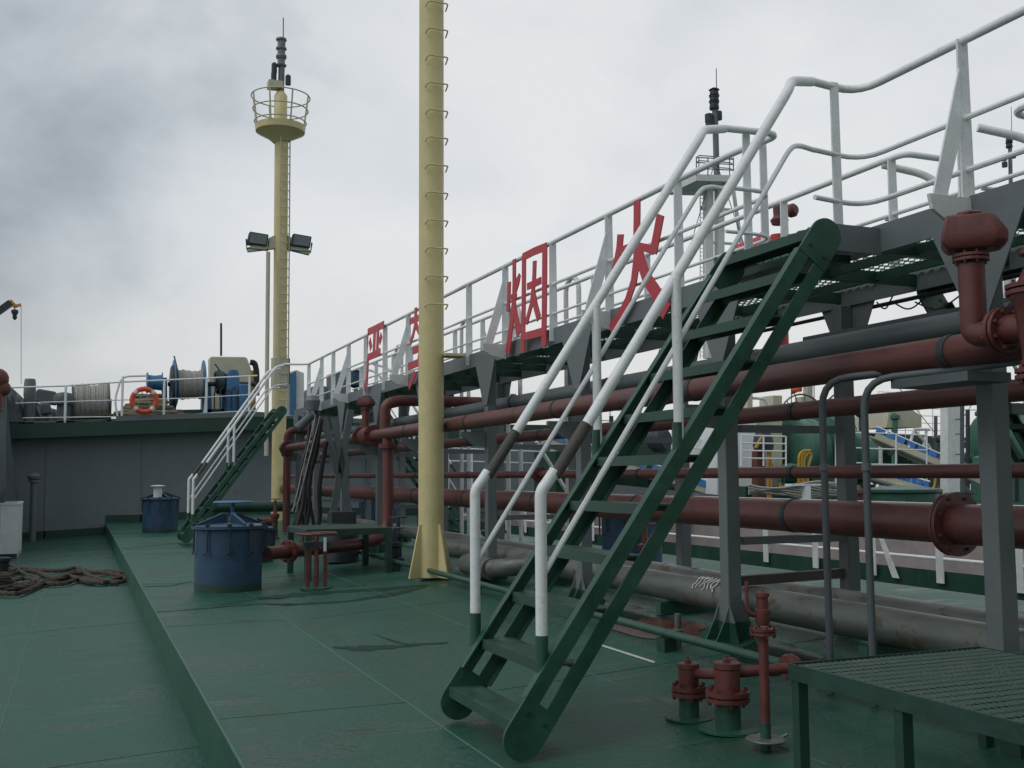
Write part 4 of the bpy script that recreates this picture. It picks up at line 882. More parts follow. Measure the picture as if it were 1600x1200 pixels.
b=B(); p=at(1640,1085,'Z',PZn+.08); b.lathe((p.x,p.y,PZn+.0),Z,[(0,.07),(.16,.07),(.18,.05)],20); b.build('blue_pot','winch',None,'pale blue round pot on the grating platform, cut by the right edge','pot')
# far grating platform with red handwheel
fp=thing('grating_platform','small green grating platform on legs beside the nearest blue hatch','platform',(4,18,.1))
zp=.86; q=[at(480,832,'Z',zp),at(605,832,'Z',zp),at(575,824,'Z',zp),at(500,822,'Z',zp)]
xa,xb,ya,yb_=3.35,4.75,16.9,18.5
b=B(); b.box((xa,ya,zp-.1),(xb,ya+.01,zp)); b.box((xa,yb_-.01,zp-.1),(xb,yb_,zp)); b.box((xa,ya+.01,zp-.1),(xa+.01,yb_-.01,zp)); b.box((xb-.01,ya+.01,zp-.1),(xb,yb_-.01,zp)); b.build('rim','gratm',fp)
B().grating(xa,xb,ya,yb_,zp-.01,.05,.12,.028).build('grating','gratm',fp)
for lx,ly in((xa+.04,ya+.04),(xb-.04,ya+.04),(xa+.04,yb_-.04),(xb-.04,yb_-.04)): B().box((lx-.05,ly-.05,dz(lx)),(lx+.05,ly+.05,zp-.02)).build('leg','gratm',fp)
gv=thing('gate_valve','red gate valve with wide red handwheel in front of the small platform','valve',(3.3,15.9,dz(3.3)))
c=onp(502,908,0); gx,gy=3.28,15.75
def ring(b,c,r,tr,n=24,sp=4):
    b.tube([V(c)+V((math.cos(2*math.pi*k/n)*r,math.sin(2*math.pi*k/n)*r,0)) for k in range(n)],tr,6,closed=True)
    for k in range(sp):
        a=math.pi*2*k/sp; b.tube([c,V(c)+V((math.cos(a)*r,math.sin(a)*r,0))],tr*.8,5)
    return b
ring(B(),(gx,gy,.86),.29,.018).build('handwheel','redv',gv)
for dx in(-.13,.13): B().box((gx+dx-.025,gy-.03,dz(gx)),(gx+dx+.025,gy+.03,.72)).build('yoke_leg','redv',gv)
B().cyl((gx,gy,dz(gx)),(gx,gy,.86),.035).build('spindle','redv',gv)
B().box((gx-.2,gy-.06,.66),(gx+.2,gy+.06,.74)).build('yoke_head','dark',gv)
B().box((gx+.09,gy-.08,.60),(gx+.13,gy-.06,.80)).build('tag_plate','white',gv)
B().lathe((gx,gy,dz(gx)),Z,[(0,.24),(.03,.24),(.04,.1)],20).build('base','green',gv)
# assorted valves around king post foot
def smallvalve(label,x,y,h,m='dark',wm='redv'):
    t=thing('small_valve',label,'valve',(x,y,dz(x)),'small handwheel valves around the pipes')
    b=B(); b.lathe((x,y,dz(x)),Z,[(0,.12),(.05,.12),(.06,.07),(h*.45,.07),(h*.5,.11),(h*.58,.11),(h*.6,.05),(h*.9,.03)],14); b.build('body',m,t)
    ring(B(),(x,y,dz(x)+h*.92),.15,.012,16,3).build('handwheel',wm,t); return t
for a_ in(('dark small handwheel valve just left of the king post foot',5.0,17.6,.72,'dark','green'),('dark small valve between the red drop pipe and the king post',5.35,18.6,.85,'dark','dark'),
          ('red small handwheel valve beyond the pipes, seen through the big stair',7.9,14.1,.9,'redv','redv'),('green small handwheel valve beyond the pipes right of the king post',7.4,19.5,.8,'green','green'),
          ('red small handwheel valve in front of the far stair foot',4.6,27.2,1.1,'redv','redv'),('dark valve under the walkway at the left, behind the hoses',5.0,25.5,.8,'redv','dark')): smallvalve(*a_)
pipe('green_pipe','dark green pipe along the deck behind the far stair foot',[(3.2,31,.85),(6.4,31,.85)],.15,'greenb')
pipe('red_pipe','dull red pipe low on the deck behind the far stair foot',[(3.0,30.2,.45),(5.1,30.2,.45)],.12,'red')
b=B(); b.cyl((4.95,6.6+5.4,dz(5)),(4.95,12.0,dz(5)+.3),.02) if False else None
# deck nipple under scribble
b=B(); p=onp(1076,1010,0); b.lathe((5.0,8.35,dz(5)),Z,[(0,.03),(.10,.03),(.11,.045),(.16,.045),(.17,.03),(.30,.03)],10); b.build('drain_nipple','steel',None,'small bare drain nipple under the front deck pipe by the rust stain','nipple')
# insulated chrome section right of king post
b=B(); b.tube([(5.35,14.9,.40),(5.35,13.9,.40)],.15,20); b.tube([(5.35,13.9,.40),(5.5,13.6,.45),(5.9,13.4,.5)],.13,16,.1); b.build('pipe_cladding','steel',None,'shiny metal-clad pipe end just right of the king post foot','pipe')
# pallet/wooden beams across far posts
b=B(); b.bar(at(1150,908,'X',5.75),at(1322,895,'X',6.9),.08,.09); b.build('cross_timber','grip',None,'brownish beam slanting between two walkway posts above the rear deck pipe','beam')
# ================================================================== LEFT DECK THINGS
# vent post by the wall
c=onp(52,833,LOW); vx,vy=c.x,min(c.y,42.6)
vx=at(52,800,'Y',42).x; vy=42
t=thing('air_pipe','grey air pipe with rounded float head against the bulkhead at left','vent',(vx,vy,lz(vx)))
B().lathe((vx,vy,lz(vx)),Z,[(0,.12),(2.1,.12),(2.12,.2),(2.2,.2)],14).build('riser','grey',t)
B().lathe((vx,vy,lz(vx)+2.2),Z,[(0,.14),(.03,.22),(.14,.25),(.22,.16),(.26,.05)],16).build('float_head','grey',t)
# white open box
q0=lowdeck(26,872); q1=lowdeck(38,855)
bx=thing('gangway_box','white steel open-topped box cut off by the left edge of the photo','box',(q0.x-.6,q0.y+1,lz(q0.x)))
x1=q0.x; ya=q0.y; yb2=q0.y+2.2; zt=at(20,800,'Y',ya).z; zt=(at(22,786,'Y',ya)).z
b=B()
b.box((x1-1.6,ya,lz(-1.6)+.12),(x1,ya+.03,zt)); b.box((x1-.03,ya+.03,lz(-1.6)+.12),(x1,yb2,zt)); b.box((x1-1.6,yb2,lz(-1.6)+.12),(x1,yb2+.03,zt))
b.build('walls','white',bx)
b=B(); b.box((x1-1.63,ya-.03,zt-.05),(x1+.03,ya+.05,zt+.01)); b.box((x1-.05,ya+.05,zt-.05),(x1+.03,yb2+.05,zt+.01)); b.box((x1-1.63,yb2-.02,zt-.05),(x1-.05,yb2+.06,zt+.01)); b.build('rim','white',bx)
b=B()
for k in range(3): b.box((x1,ya+.1+.9*k,lz(-1.6)),(x1+.03,ya+.16+.9*k,zt-.05))
for k in range(2): b.box((x1-.5-.7*k,ya-.03,lz(-1.6)),(x1-.44-.7*k,ya,zt-.05))
b.build('stiffener','whitew',bx)
# bollard
p=lowdeck(2,905); b=B(); b.lathe((p.x-.02,p.y+.1,lz(p.x)),Z,[(0,.16),(.38,.16),(.40,.21),(.47,.21),(.49,.15)],20); b.build('bollard','black',None,'black bollard wrapped with brown rope at the left edge','bollard')
# brown rope trailing
def trail(b,pts,r,seed,tw=.05):
    rd=random.Random(seed); P_=[]
    for i,(px,py) in enumerate(pts):
        c=lowdeck(px,py,r+.01); P_.append(c+V((rd.uniform(-tw,tw)*.3,rd.uniform(-tw,tw),rd.uniform(0,.03))))
    Q=[]
    for i in range(len(P_)-1):
        p0=P_[max(i-1,0)];p1=P_[i];p2=P_[i+1];p3=P_[min(i+2,len(P_)-1)]
        for k in range(6):
            t=k/6; Q.append(.5*((2*p1)+(p2-p0)*t+(2*p0-5*p1+4*p2-p3)*t*t+(-p0+3*p1-3*p2+p3)*t**3))
    Q.append(P_[-1]); 
    # twisted strands
    for s in range(3):
        R_=[]
        for i,pq in enumerate(Q):
            d=(Q[min(i+1,len(Q)-1)]-Q[max(i-1,0)]).normalized(); u=d.orthogonal().normalized(); u=(Z-d*d.z).normalized(); w=d.cross(u); a=i*.9+s*2.09; R_.append(pq+(u*math.cos(a)+w*math.sin(a))*r*.45)
        b.tube(R_,r*.62,6)
b=B()
trail(b,[(0,928),(30,928),(62,915),(95,905),(120,893),(150,905),(175,910),(196,909)],.048,1)
trail(b,[(0,915),(40,905),(70,912),(100,912),(130,905),(160,912),(196,900)],.048,2)
trail(b,[(0,905),(25,895),(55,893),(85,905),(115,898),(150,896),(180,899),(200,905)],.048,3)
trail(b,[(5,897),(35,889),(70,893),(100,892),(120,888),(145,896),(170,894),(195,896)],.048,4)
trail(b,[(10,920),(45,918),(80,909),(105,900),(140,910),(185,909)],.048,5)
trail(b,[(0,890),(18,884),(40,898),(60,905),(40,915),(10,910),(-10,900)],.048,6)
b.build('mooring_rope','ropeb',None,'tangled brown mooring rope stretched across the lower side deck','rope')
p=lowdeck(4,925); heap('rope_coil','dark brown rope coil piled round the black bollard at the left edge',(p.x-.12,p.y+.15,lz(p.x)),.40,.55,.42,.035,16,'ropeb',5)
# crane boom far left and mast wire
cr_=thing('crane','distant crane boom tip with hook block at the far left','crane',at(0,490,'Y',150))
B().bar(at(-60,528,'Y',150),at(17,473,'Y',150),1.1,.8).build('boom','dark',cr_)
b=B(); b.bar(at(15,470,'Y',150),at(24,479,'Y',150),.5,.5); b.bar(at(23,479,'Y',150),at(33,476,'Y',150),.35,.35); b.build('boom_head','yellow',cr_)
b=B(); b.lathe(at(23,500,'Y',150),Z,[(0,.1),(.3,.3),(.45,.3),(.55,.15)],10); b.lathe(at(23,494,'Y',150),Z,[(0,.2),(.5,.45),(.8,.4),(.9,.1)],10); b.build('hook_block','dark',cr_)
B().tube([at(23,478,'Y',150),at(23,492,'Y',150)],.06,5).build('hoist_wire','dark',cr_)
B().tube([at(33,478,'Y',150),at(33,600,'Y',150)],.035,5).build('wire','grey',cr_)
# ================================================================== STARBOARD SIDE
sb=thing('bulwark','low dark green bulwark on the far deck side topped by white railings','bulwark',(14.8,18,-.7))
b=B(); b.prism([(14.5,-2,-.9),(14.5,43,-.9),(14.5,43,-.10),(14.5,-2,-.05)],(.04,0,0)); b.build('plating','greenb',sb)
SX=14.45
B().tube([(SX,-1,.18),(SX,43,.12)],.03,8).build('rail_bar','white',sb)
B().tube([(SX,-1,.62),(SX,43,.62)],.02,8).build('rail_bar','white',sb)
B().tube([(SX,-1,1.0),(SX,43,1.0)],.03,8).build('top_rail','white',sb)
for k in range(22):
    y=6.2+1.75*k; b=B(); b.box((SX-.03,y-.09,-.28),(SX-.01,y+.09,1.0)); 
    if k%3==0: b.prism([(SX-.05,y-.1,.9),(SX-.05,y-.02,.9),(SX-.05,y-.55,-.28),(SX-.05,y-.73,-.28)],(.015,0,0))
    b.build('stanchion','whitew',sb)
for y in(13.2,10.4): B().lathe((SX+.3,y,.05),X,[(0,.05),(.02,.1)],8).build('scupper','black',sb)
# ================================================================== NEIGHBOUR TANKER
NY=30.0
def nb(px,py,dy=0): return at(px,py,'Y',NY+dy)
nh=thing('neighbour_hull','faded reddish hull side of the tanker moored alongside','ship',(24,25,-4))
b=B(); b.prism([(18,-3,-4.5),(18,60,-4.5),(18,60,.95),(18,-3,.95)],(.2,0,0)); b.build('shell','hull',nh)
b=B(); b.add([(18.2,-3,.6),(34,-3,.6),(34,60,.6),(18.2,60,.6)],[(0,1,2,3)]); b.build('deck','deck',nh)
b=B(); b.box((18.05,-3,.95),(18.25,60,1.02)); b.build('gunwale','whitew',nh)
for k in range(8): B().box((17.96,8+4*k,.45),(18.0,8.7+4*k,.62)).build('freeing_port','black',nh)
rd=random.Random(11)
for k,(px,w_,t_,dy,m_) in enumerate(((1158,3,640,2,'dark'),(1232,3,655,1,'dark'),(1312,9,640,5,'greyd'),(1322,4,655,2,'whitew'),(1345,5,650,3,'dark'),(1376,4,668,2,'whitew'),(1398,10,655,4,'lgreen'),(1462,4,650,4,'greyd'),(1470,3,690,1,'dark'),(1512,5,640,1,'dark'),(1532,4,650,2,'lgreen'),(1556,5,655,0,'greyd'),(1590,6,640,0,'dark'),(1060,5,662,3,'whitew'),(1015,4,655,3,'greyd'),(955,5,650,4,'dark'),(902,4,660,4,'greyd'))):
    B().tube([nb(px,800,dy),nb(px,t_,dy)],.04+.008*w_,8).build('vent_post',m_,nh)
    if k%2==0: B().lathe(nb(px,t_+2,dy),Z,[(0,.10),(.08,.22),(.2,.22),(.3,.08)],10).build('vent_head',m_,nh)
for k in range(9):
    px=1165+47*k; B().tube([nb(px,775-4*(k%3),1+.2*k),nb(px+60,770-5*(k%2),1+.2*k),nb(px+62,745,1+.2*k)],.05,8,.3).build('deck_line',['red','greyd','yellow'][k%3],nh)
for a_,c_,d_ in(((1118,250),(1250,640),7),((1118,250),(1000,650),7),((1400,600),(1480,700),6),((1430,610),(1372,690),6),((1310,600),(1350,700),5),((1540,600),(1480,690),6)):
    B().tube([nb(*a_,d_),nb(*c_,d_)],.018,5).build('rigging_wire','dark',nh)
for k in range(7):
    px=1300+42*k; c=nb(px,772,-1.5); B().lathe(c,Z,[(-.4,.2),(.0,.2),(.02,.3),(.10,.3),(.14,.12),(.3,.04)],12).build('deck_valve',['dark','redv','greyd'][k%3],nh)
rd=random.Random(5)
for k in range(26):
    px=1160+rd.random()*430; py=rd.choice([700,715,730,745,760]); dy=rd.uniform(-1,4); h=rd.uniform(8,26); w_=rd.uniform(6,20); m_=rd.choice(['lgreen','greyd','dark','greenb','whitew','grey','lgreen'])
    c=nb(px,py,dy)
    if k%3==0:
        B().prism([nb(px,py+h,dy),nb(px+w_,py+h,dy),nb(px+w_,py,dy),nb(px+w_*.3,py-3,dy),nb(px,py,dy)],(0,.4,0)).build('machinery_box',m_,nh)
    elif k%3==1:
        B().lathe(c,(1,rd.uniform(-.4,.4),0),[(-.2,.12),(-.15,.30),(-.05,.30),(0,.16),(.3,.16),(.35,.30),(.45,.28)],14).build('machinery_drum',m_,nh)
    else:
        B().tube([nb(px,py+h,dy),nb(px,py-4,dy),nb(px+w_,py-8,dy),nb(px+w_,py+h,dy)],.035,6,.15).build('bent_line',m_,nh)
# railing across neighbour
def nrail(label,x0,x1,y0,y1,yb,Yv,bars=3,posts=5,dx=0,r=.025):
    t=thing('ship_railing',label,'railing',at((x0+x1)/2,yb,'Y',Yv),'white railings on the neighbouring tanker')
    for k in range(bars):
        f=k/bars; b=B(); b.tube([at(x0,y0+(yb-y0)*f,'Y',Yv),at(x1,y1+(yb-y1)*f,'Y',Yv)],r,6); b.build('rail','white',t)
    for k in range(posts):
        f=k/(posts-1) if posts>1 else 0; px=x0+(x1-x0)*f; b=B(); b.tube([at(px,y0+(y1-y0)*f,'Y',Yv),at(px,yb,'Y',Yv)],r*1.2,6); b.build('post','white',t)
nrail('short white ladder-like railing beside the white deckhouse on the next tanker',1158,1228,680,682,728,NY-1.5,4,3)
nrail('white railing section to the right of the two grey conduits on the next tanker',1306,1352,675,677,770,NY-1,4,2)
nrail('white railing section below the cream casing on the next tanker',1352,1448,676,680,750,NY-1.2,3,3)
nrail('tall thin grid of white railings high on the next tanker, upper right',1372,1500,612,618,684,NY+6,6,7,r=.018)
nrail('small white railing seen under the big stair treads',1050,1130,670,674,715,NY+1,3,4)
nrail('white railing low between king post and big stair',700,850,700,706,760,NY+8,3,5)
nrail('white railing at the extreme right edge on the next tanker',1496,1600,640,642,740,NY+2,4,3)
nrail('white railing seen through the stair above the dark fairlead',930,1000,640,642,690,NY+6,3,4)
dh=thing('deckhouse','white deckhouse block on the next tanker, right of the big stair','deckhouse',nb(1190,790))
B().prism([nb(1120,800),nb(1182,800),nb(1182,655),nb(1120,655)],(0,2,0)).build('front_wall','white',dh)
B().prism([nb(1182,800,.3),nb(1222,800,.3),nb(1222,655,.3),nb(1182,655,.3)],(0,1.8,0)).build('side_wall','creamd',dh)
B().prism([nb(1168,664,.1),nb(1176,664,.1),nb(1176,612,.1),nb(1168,612,.1)],(0,.3,0)).build('pillar','creamd',dh)
B().tube([nb(1176,622,.2),nb(1196,623,.2),nb(1200,640,.2)],.05,8,.3).build('top_rail','whitew',dh)
B().prism([nb(1208,655,.3),nb(1222,655,.3),nb(1222,618,.3),nb(1208,618,.3)],(0,.8,0)).build('funnel','creamd',dh)
gw=thing('green_winch','large pale green mooring winch on the next tanker, framed by two red pipes','winch',nb(1260,780))
c=nb(1248,700,.8); B().lathe(c,(1,.25,0),[(-.55,1.0),(-.5,1.08),(-.1,1.08),(.0,.95),(.2,.95),(.25,1.05),(.5,1.05)],28).build('drum','lgreen',gw)
c=nb(1290,700,.8); B().lathe(c,(1,.25,0),[(-.3,1.15),(-.22,1.2),(.05,1.2),(.1,1.1)],28).build('flange','lgreen',gw)
B().prism([nb(1268,790,.2),nb(1306,790,.2),nb(1306,690,.2),nb(1280,660,.2),nb(1268,700,.2)],(0,.6,0)).build('gearbox','lgreen',gw,bevel=.05)
B().lathe(nb(1235,740,-.2),(.8,-.6,0),[(-.3,.3),(0,.36),(.4,.3)],16).build('motor','lgreen',gw)
B().prism([nb(1165,805,-.5),nb(1365,805,-.5),nb(1365,757,-.5),nb(1165,760,-.5)],(0,2.5,0)).build('bed','greenb',gw)
yl=thing('yellow_hydraulic_lines','bent yellow hydraulic pipes in front of the pale green winch','pipes',nb(1255,780,-1))
for a_ in([(1252,785),(1252,712),(1258,706)],[(1256,785),(1256,715),(1264,706),(1268,712),(1262,730),(1262,785)],[(1218,755),(1219,768),(1252,772)],[(1247,785),(1248,712),(1254,704),(1266,704)]):
    B().tube([nb(px,py,-1) for px,py in a_],.045,8,.25).build('line','yellow',yl)
dp=thing('deck_pump','dark machine with arched yellow pipes beside the white deckhouse','pump',nb(1193,780,-1))
B().lathe(nb(1193,705,-1),Z,[(0,.3),(.2,.35),(.5,.3),(.75,.15)],12).build('motor','dark',dp)
B().prism([nb(1183,790,-1),nb(1196,790,-1),nb(1196,705,-1),nb(1183,705,-1)],(0,.3,0)).build('stand','brown',dp)
for k,px in enumerate((1200,1204)): B().tube([nb(1182-2*k,700,-1.2),nb(1190,684-3*k,-1.2),nb(px-3,690,-1.2),nb(px,700,-1.2),nb(px,785,-1.2)],.04,8,.3).build('yellow_pipe','yellow',dp)
hp2=thing('hoop_frame','half-round hoop frame with spokes silhouetted above the dark red pipe','frame',nb(1252,665,3))
cc=nb(1254,665,3); rr=(nb(1292,665,3)-cc).length
B().tube([cc+V((math.cos(math.radians(a))*rr,0,math.sin(math.radians(a))*rr*1.05)) for a in range(0,181,12)],.035,6).build('hoop','greyd',hp2)
for a in(35,60,82,105,128,150): B().tube([cc+V((math.cos(math.radians(a))*rr*.35,0,math.sin(math.radians(a))*rr*.3)),cc+V((math.cos(math.radians(a))*rr,0,math.sin(math.radians(a))*rr*1.05))],.022,5).build('spoke','greyd',hp2)
B().prism([nb(1252,640,3.5),nb(1272,640,3.5),nb(1272,620,3.5),nb(1252,620,3.5)],(0,.4,0)).build('box','creamd',hp2)
c=nb(1320,668,3); rr2=rr
b=B(); b.tube([nb(1294,625,3),nb(1302,618,3),nb(1312,612,3),nb(1330,608,3)],.035,6); b.build('hoop_frame','greyd',None,'second hoop frame arc beside the left conduit, mostly hidden by a post','frame')
fg=thing('orange_flag','small orange-red flag on a thin staff above the dark red pipe','flag',nb(1240,640,4))
n=8; b=B()
vs=[];
for i in range(n+1):
    for j in(0,1):
        p=nb(1237+18*i/n,(606 if j else 616)-5*i/n+1.2*math.sin(i*1.2),4); p.y+=.12*math.sin(i*1.1); vs.append(p)
b.add(vs,[(2*i,2*i+2,2*i+3,2*i+1) for i in range(n)],True); f_=b.build('cloth','orange',fg)
sm_=f_.modifiers.new('solid','SOLIDIFY'); sm_.thickness=.01
B().tube([nb(1236.5,640,4),nb(1236.5,600,4)],.02,5).build('staff','dark',fg)
b=B(); b.tube([nb(1272,640,6),nb(1272,600,6)],.02,5); b.build('aerial_rod','dark',None,'thin dark rod standing right of the orange flag','aerial')
b=B(); b.prism([nb(1262,622,6),nb(1270,622,6),nb(1270,600,6),nb(1262,600,6)],(0,.3,0)); b.build('cream_column','creamd',None,'short cream column right of the orange flag','column')
w3=thing('bow_block','grey raised bow wall of the next tanker behind the slim red pipes','bow',at(770,760,'Y',46))
B().prism([at(690,800,'Y',46),at(868,800,'Y',46),at(862,672,'Y',46),at(690,672,'Y',46)],(0,3,0)).build('wall','wall',w3)
B().prism([at(690,674,'Y',45.9),at(864,674,'Y',45.9),at(864,664,'Y',45.9),at(690,662,'Y',45.9)],(0,3,0)).build('edge_beam','greenb',w3)
B().bar(at(846,690,'Y',45.8),at(864,760,'Y',45.8),.25,.25).build('rib','grey',w3)
b=B(); b.prism([nb(868,800,6),nb(1130,800,6),nb(1130,712,6),nb(868,705,6)],(0,2,0)); b.build('deck_block','greenb',None,'long dark green deck structure of the next tanker behind the big stair','block')
b=B()
for k,(px,w_,t_) in enumerate(((868,10,676),(884,7,684),(905,12,668),(925,6,680),(985,9,655),(1080,12,660),(1100,7,672),(1140,9,668))):
    B().prism([nb(px,715,7),nb(px+w_,715,7),nb(px+w_,t_,7),nb(px,t_,7)],(0,.5,0)).build('ventilator',['creamd','lgreen','whitew','grey'][k%4],None,['cream','pale green','white','grey','cream','pale green','white','grey'][k]+' vent trunk on the next tanker, '+['first','second','third','fourth','fifth','sixth','seventh','last'][k]+' from the left','vent','vent trunks on the next tanker')
# gangways
def gangway(label,p,q,Yv,w=.5):
    t=thing('gangway',label,'gangway',at(*q,'Y',Yv),'blue and white boarding gangways')
    a=at(*p,'Y',Yv); c=at(*q,'Y',Yv-3)
    B().bar(a,c,.08,.22).build('side_beam','creamd',t); B().bar(a+V((0,.7,0)),c+V((0,.7,0)),.06,.22).build('side_beam','creamd',t)
    B().bar(a+V((0,.35,-.02)),c+V((0,.35,-.02)),.6,.04).build('walkboards','grey',t)
    m=10
    for k in range(m):
        u=a.lerp(c,k/m)+V((0,-.06,.20)); v=a.lerp(c,(k+.75)/m)+V((0,-.06,.20)); B().bar(u,v,.03,.20).build('blue_panel','lblue',t)
    B().tube([a+V((0,-.05,.33)),c+V((0,-.05,.33))],.025,6).build('rope_rail','white',t)
    return t
gangway('blue and white gangway sloping down behind the white column at the right',(1368,680),(1535,752),NY+1)
gangway('lower blue and white gangway crossing under the right-hand railing',(1360,742),(1452,768),NY)
gangway('long blue and white gangway seen through the big stair treads',(858,690),(1180,790),NY+3)
# lattice legs
lt=thing('davit_frame','white trestle davit frame above the sloping gangway','davit',nb(1440,740))
for a_ in([(1428,672),(1420,700)],[(1448,672),(1436,735)],[(1430,674),(1454,700),(1456,722)],[(1440,700),(1441,728)],[(1428,671),(1452,671)]): B().tube([nb(x,y,0) for x,y in a_],.055,6,.1).build('strut','whitew',lt)
wc=thing('white_column','pale pinkish white square column with dark side near the right-hand post','column',nb(1492,780,-2))
B().prism([nb(1481,785,-2),nb(1500,785,-2),nb(1500,598,-2),nb(1481,598,-2)],(0,.35,0)).build('shaft','whitew',wc)
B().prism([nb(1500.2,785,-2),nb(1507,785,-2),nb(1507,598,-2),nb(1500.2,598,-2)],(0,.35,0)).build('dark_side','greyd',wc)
for py in(655,678,710): B().tube([nb(1493,py,-2.15),nb(1504,py,-2.15)],.02,5).build('rung','greyd',wc)
b=B(); b.prism([nb(1385,668,4),nb(1440,668,4),nb(1440,650,4),nb(1425,640,4),nb(1390,636,4)],(0,2,0)); b.build('casing','creamd',None,'cream casing with sloping top behind the davit frame','casing')
b=B(); b.prism([nb(1330,700,6),nb(1520,700,6),nb(1520,684,6),nb(1330,676,6)],(0,3,0)); b.prism([nb(1440,765,5),nb(1485,765,5),nb(1485,690,5),nb(1420,690,5),nb(1425,725,5)],(0,2,0)); b.build('raised_deck','greenb',None,'dark green raised deck edge of the next tanker beyond the gangway','deck')
b=B(); c=nb(1572,690,1); b.lathe(c,(1,.2,0),[(-.8,1.1),(-.7,1.25),(-.1,1.25),(0,.9),(.5,.9),(.55,1.25),(1,1.25)],24); b.prism([nb(1548,790,1),nb(1620,790,1),nb(1620,720,1),nb(1548,720,1)],(0,1,0)); b.build('green_winch','lgreen',None,'pale green winch at the right edge behind the grey post','winch')
b=B(); c=nb(1330,715,1); b.lathe(c,(1,.2,0),[(-.3,.9),(-.2,1.05),(.0,1.05),(.1,.8),(.5,.8)],22); b.build('green_reel','lgreen',None,'pale green reel between the two grey conduits on the next tanker','reel')
# rope pile on neighbour
b=B(); rd=random.Random(3)
for k in range(15):
    y0_=758+2.1*k; pts=[]
    for j in range(9):
        px=1170+j*(18+k*.3); pts.append(at(px,y0_+5*math.sin(j*.75+k*.5)+rd.uniform(-1,1)+(6 if k>8 else 0),'Y',NY-3.2+.08*k))
    b.tube(pts,.035,6)
b.build('flaked_rope','rope',None,'flaked grey mooring ropes lying on the next tanker below the green winch','rope')
b=B(); b.prism([nb(1258,805,-4),nb(1267,805,-4),nb(1267,758,-4),nb(1258,758,-4)],(0,.15,0)); b.prism([nb(1236,759,-4),nb(1284,759,-4),nb(1284,756,-4),nb(1236,756,-4)],(0,.3,0)); b.build('tee_post','white',None,'white T-shaped post in front of the flaked ropes','post')
b=B(); b.lathe(nb(1410,800,-5),Z,[(0,1.05),(.55,1.05),(.6,1.15),(.68,1.15),(.72,.9),(.8,.1)],28); b.build('green_tank_lid','green',None,'broad dark green round hatch lid on the next tanker above the large red pipe','hatch')
b=B(); b.lathe(nb(1030,688,0),(.5,-1,0),[(-.3,.3),(-.1,.42),(.2,.42),(.3,.3)],18); b.build('fairlead','dark',None,'dark round fairlead seen between the big stair treads','fairlead')
b=B(); b.prism([nb(940,740,2),nb(1120,740,2),nb(1120,690,2),nb(940,672,2)],(0,2,0)); b.build('green_block','greenb',None,'dark green deck block behind the fairlead','block')
b=B(); b.prism([nb(940,800,-1),nb(1140,800,-1),nb(1140,775,-1),nb(940,755,-1)],(0,.5,0)); b.build('grey_coaming','grey',None,'pale grey coaming below the long gangway behind the stair','coaming')
b=B(); b.bar(nb(838,690,-4),nb(890,775,-4),.16,.05); b.build('white_strut','whitew',None,'diagonal white strut behind the slim red pipe, left of the stair','strut')
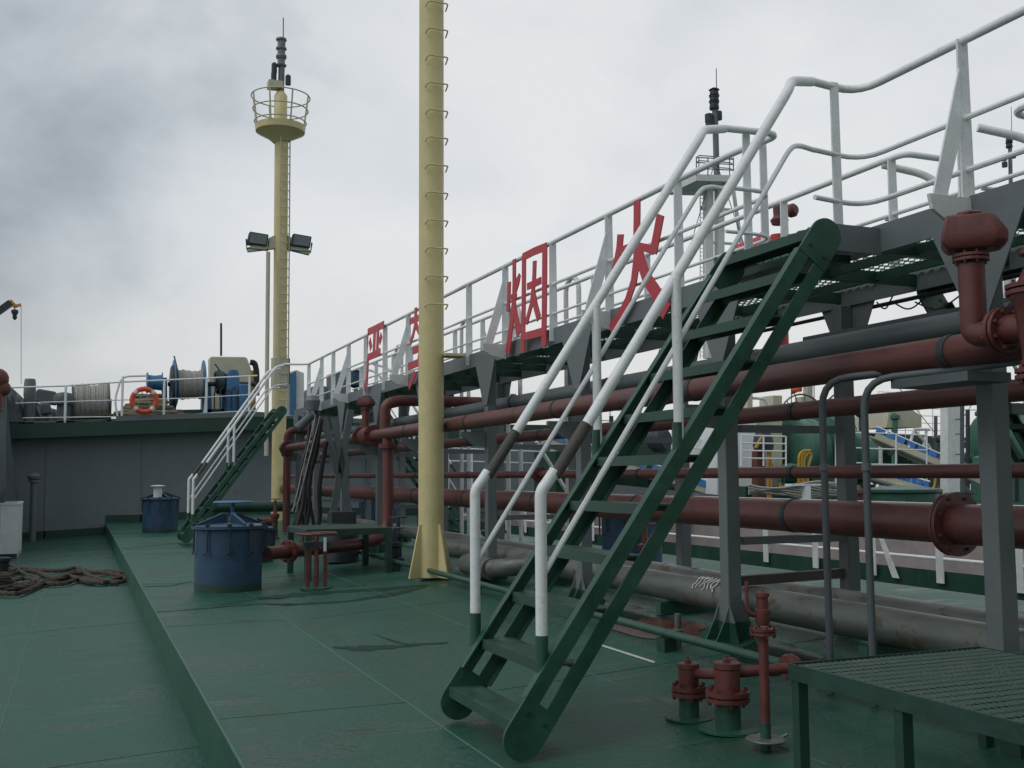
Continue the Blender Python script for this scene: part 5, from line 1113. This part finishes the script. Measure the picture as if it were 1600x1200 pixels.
# neighbour masts
def nmast(label,px,Yv,pt,plat,bot,w,s=1):
    t=thing('signal_mast',label,'mast',at(px,bot,'Y',Yv),'signal masts of neighbouring ships')
    a=lambda x,y,d=0: at(x,y,'Y',Yv+d)
    for dx in(-w,w*.55): B().bar(a(px+dx,bot),a(px+dx,plat),.30*s,.34*s,(0,1,0)).build('leg','whitew',t)
    b=B(); b.tube([a(px-w-8,bot),a(px-w-8,plat+8)],.025,5); b.tube([a(px-w-13,bot),a(px-w-13,plat+8)],.025,5)
    k=plat+12
    while k<bot: b.tube([a(px-w-13,k),a(px-w-8,k)],.018,4); k+=6
    b.build('ladder','whitew',t)
    B().prism([a(px-30,plat+2,-1.2),a(px+30,plat+4,-1.2),a(px+30,plat-6,-1.2),a(px-30,plat-8,-1.2)],(0,2.4,0)).build('platform','whitew',t)
    b=B()
    for dyy in(0,9,18,26):
        yy=plat-8-dyy
        if dyy: b.tube([a(px-30,yy,-1.2),a(px+28,yy+3,-1.2),a(px+22,yy,1.2),a(px-26,yy-3,1.2),a(px-30,yy,-1.2)],.025,5)
    for x_,d_ in((-30,-1.2),(-12,-1.2),(28,-1.2),(22,1.2),(-26,1.2)): b.tube([a(px+x_,plat-6,d_),a(px+x_,plat-34,d_)],.025,5)
    b.build('platform_rail','greyd',t)
    B().tube([a(px+2,plat-4),a(px-1,pt+20)],.13*s,10).build('spine','grey',t)
    for k in(0,9,18): B().lathe(a(px-2,pt+8+k),Z,[(0,.2*s),(.05,.22*s),(.3,.18*s),(.36,.24*s),(.44,.1*s)],12).build('lamp','dark',t)
    for dx,k in((-10,46),(-9,56),(4,42)): B().lathe(a(px+dx,pt+k),Z,[(0,.18*s),(.35,.18*s),(.4,.05)],10).build('side_lamp','dark',t)
    B().tube([a(px+2,pt+10),a(px+1,pt-38)],.02*s,5).build('antenna','dark',t)
    for y_ in(325,378): 
        if y_<bot: B().tube([a(px-w-12,y_),a(px+30,y_+3)],.06,6).build('cross_brace','whitew',t)
    if w>8: B().tube([a(px+26,plat+4),a(px+40,380)],.09,6).build('back_stay','whitew',t)
    return t
nmast('white signal mast with platform and lamp stack behind the big stair handrails',1118,38,145,280,560,11)
nmast('smaller signal mast with lamp stack near the right edge of the photo',1579,55,205,372,560,5,1.1)
b=B(); b.box((11.5,10.0,3.3),(15.5,10.3,3.5)); b.build('pale_beam','whitew',None,'pale horizontal beam beyond the walkway underside at the right','beam')
# deck markings
b=B()
c=onp(1470,955,.0,.94,0)
p0=at(1470,955,'Z',.12)
for dx,dy,l_,w_ in((0,0,.02,.20),(-.08,.02,.16,.02),(.02,.05,.14,.02),(-.02,-.05,.18,.02),(-.35,0,.03,.03),(.35,0,.03,.03),(.1,0,.02,.14)):
    b.box((p0.x+dx-l_/2,p0.y+dy-w_/2,dz(p0.x)+.005),(p0.x+dx+l_/2,p0.y+dy+w_/2,dz(p0.x)+.009))
b.build('deck_marking','black',None,'small black painted mark on the far deck strip left of the right-hand post','marking')
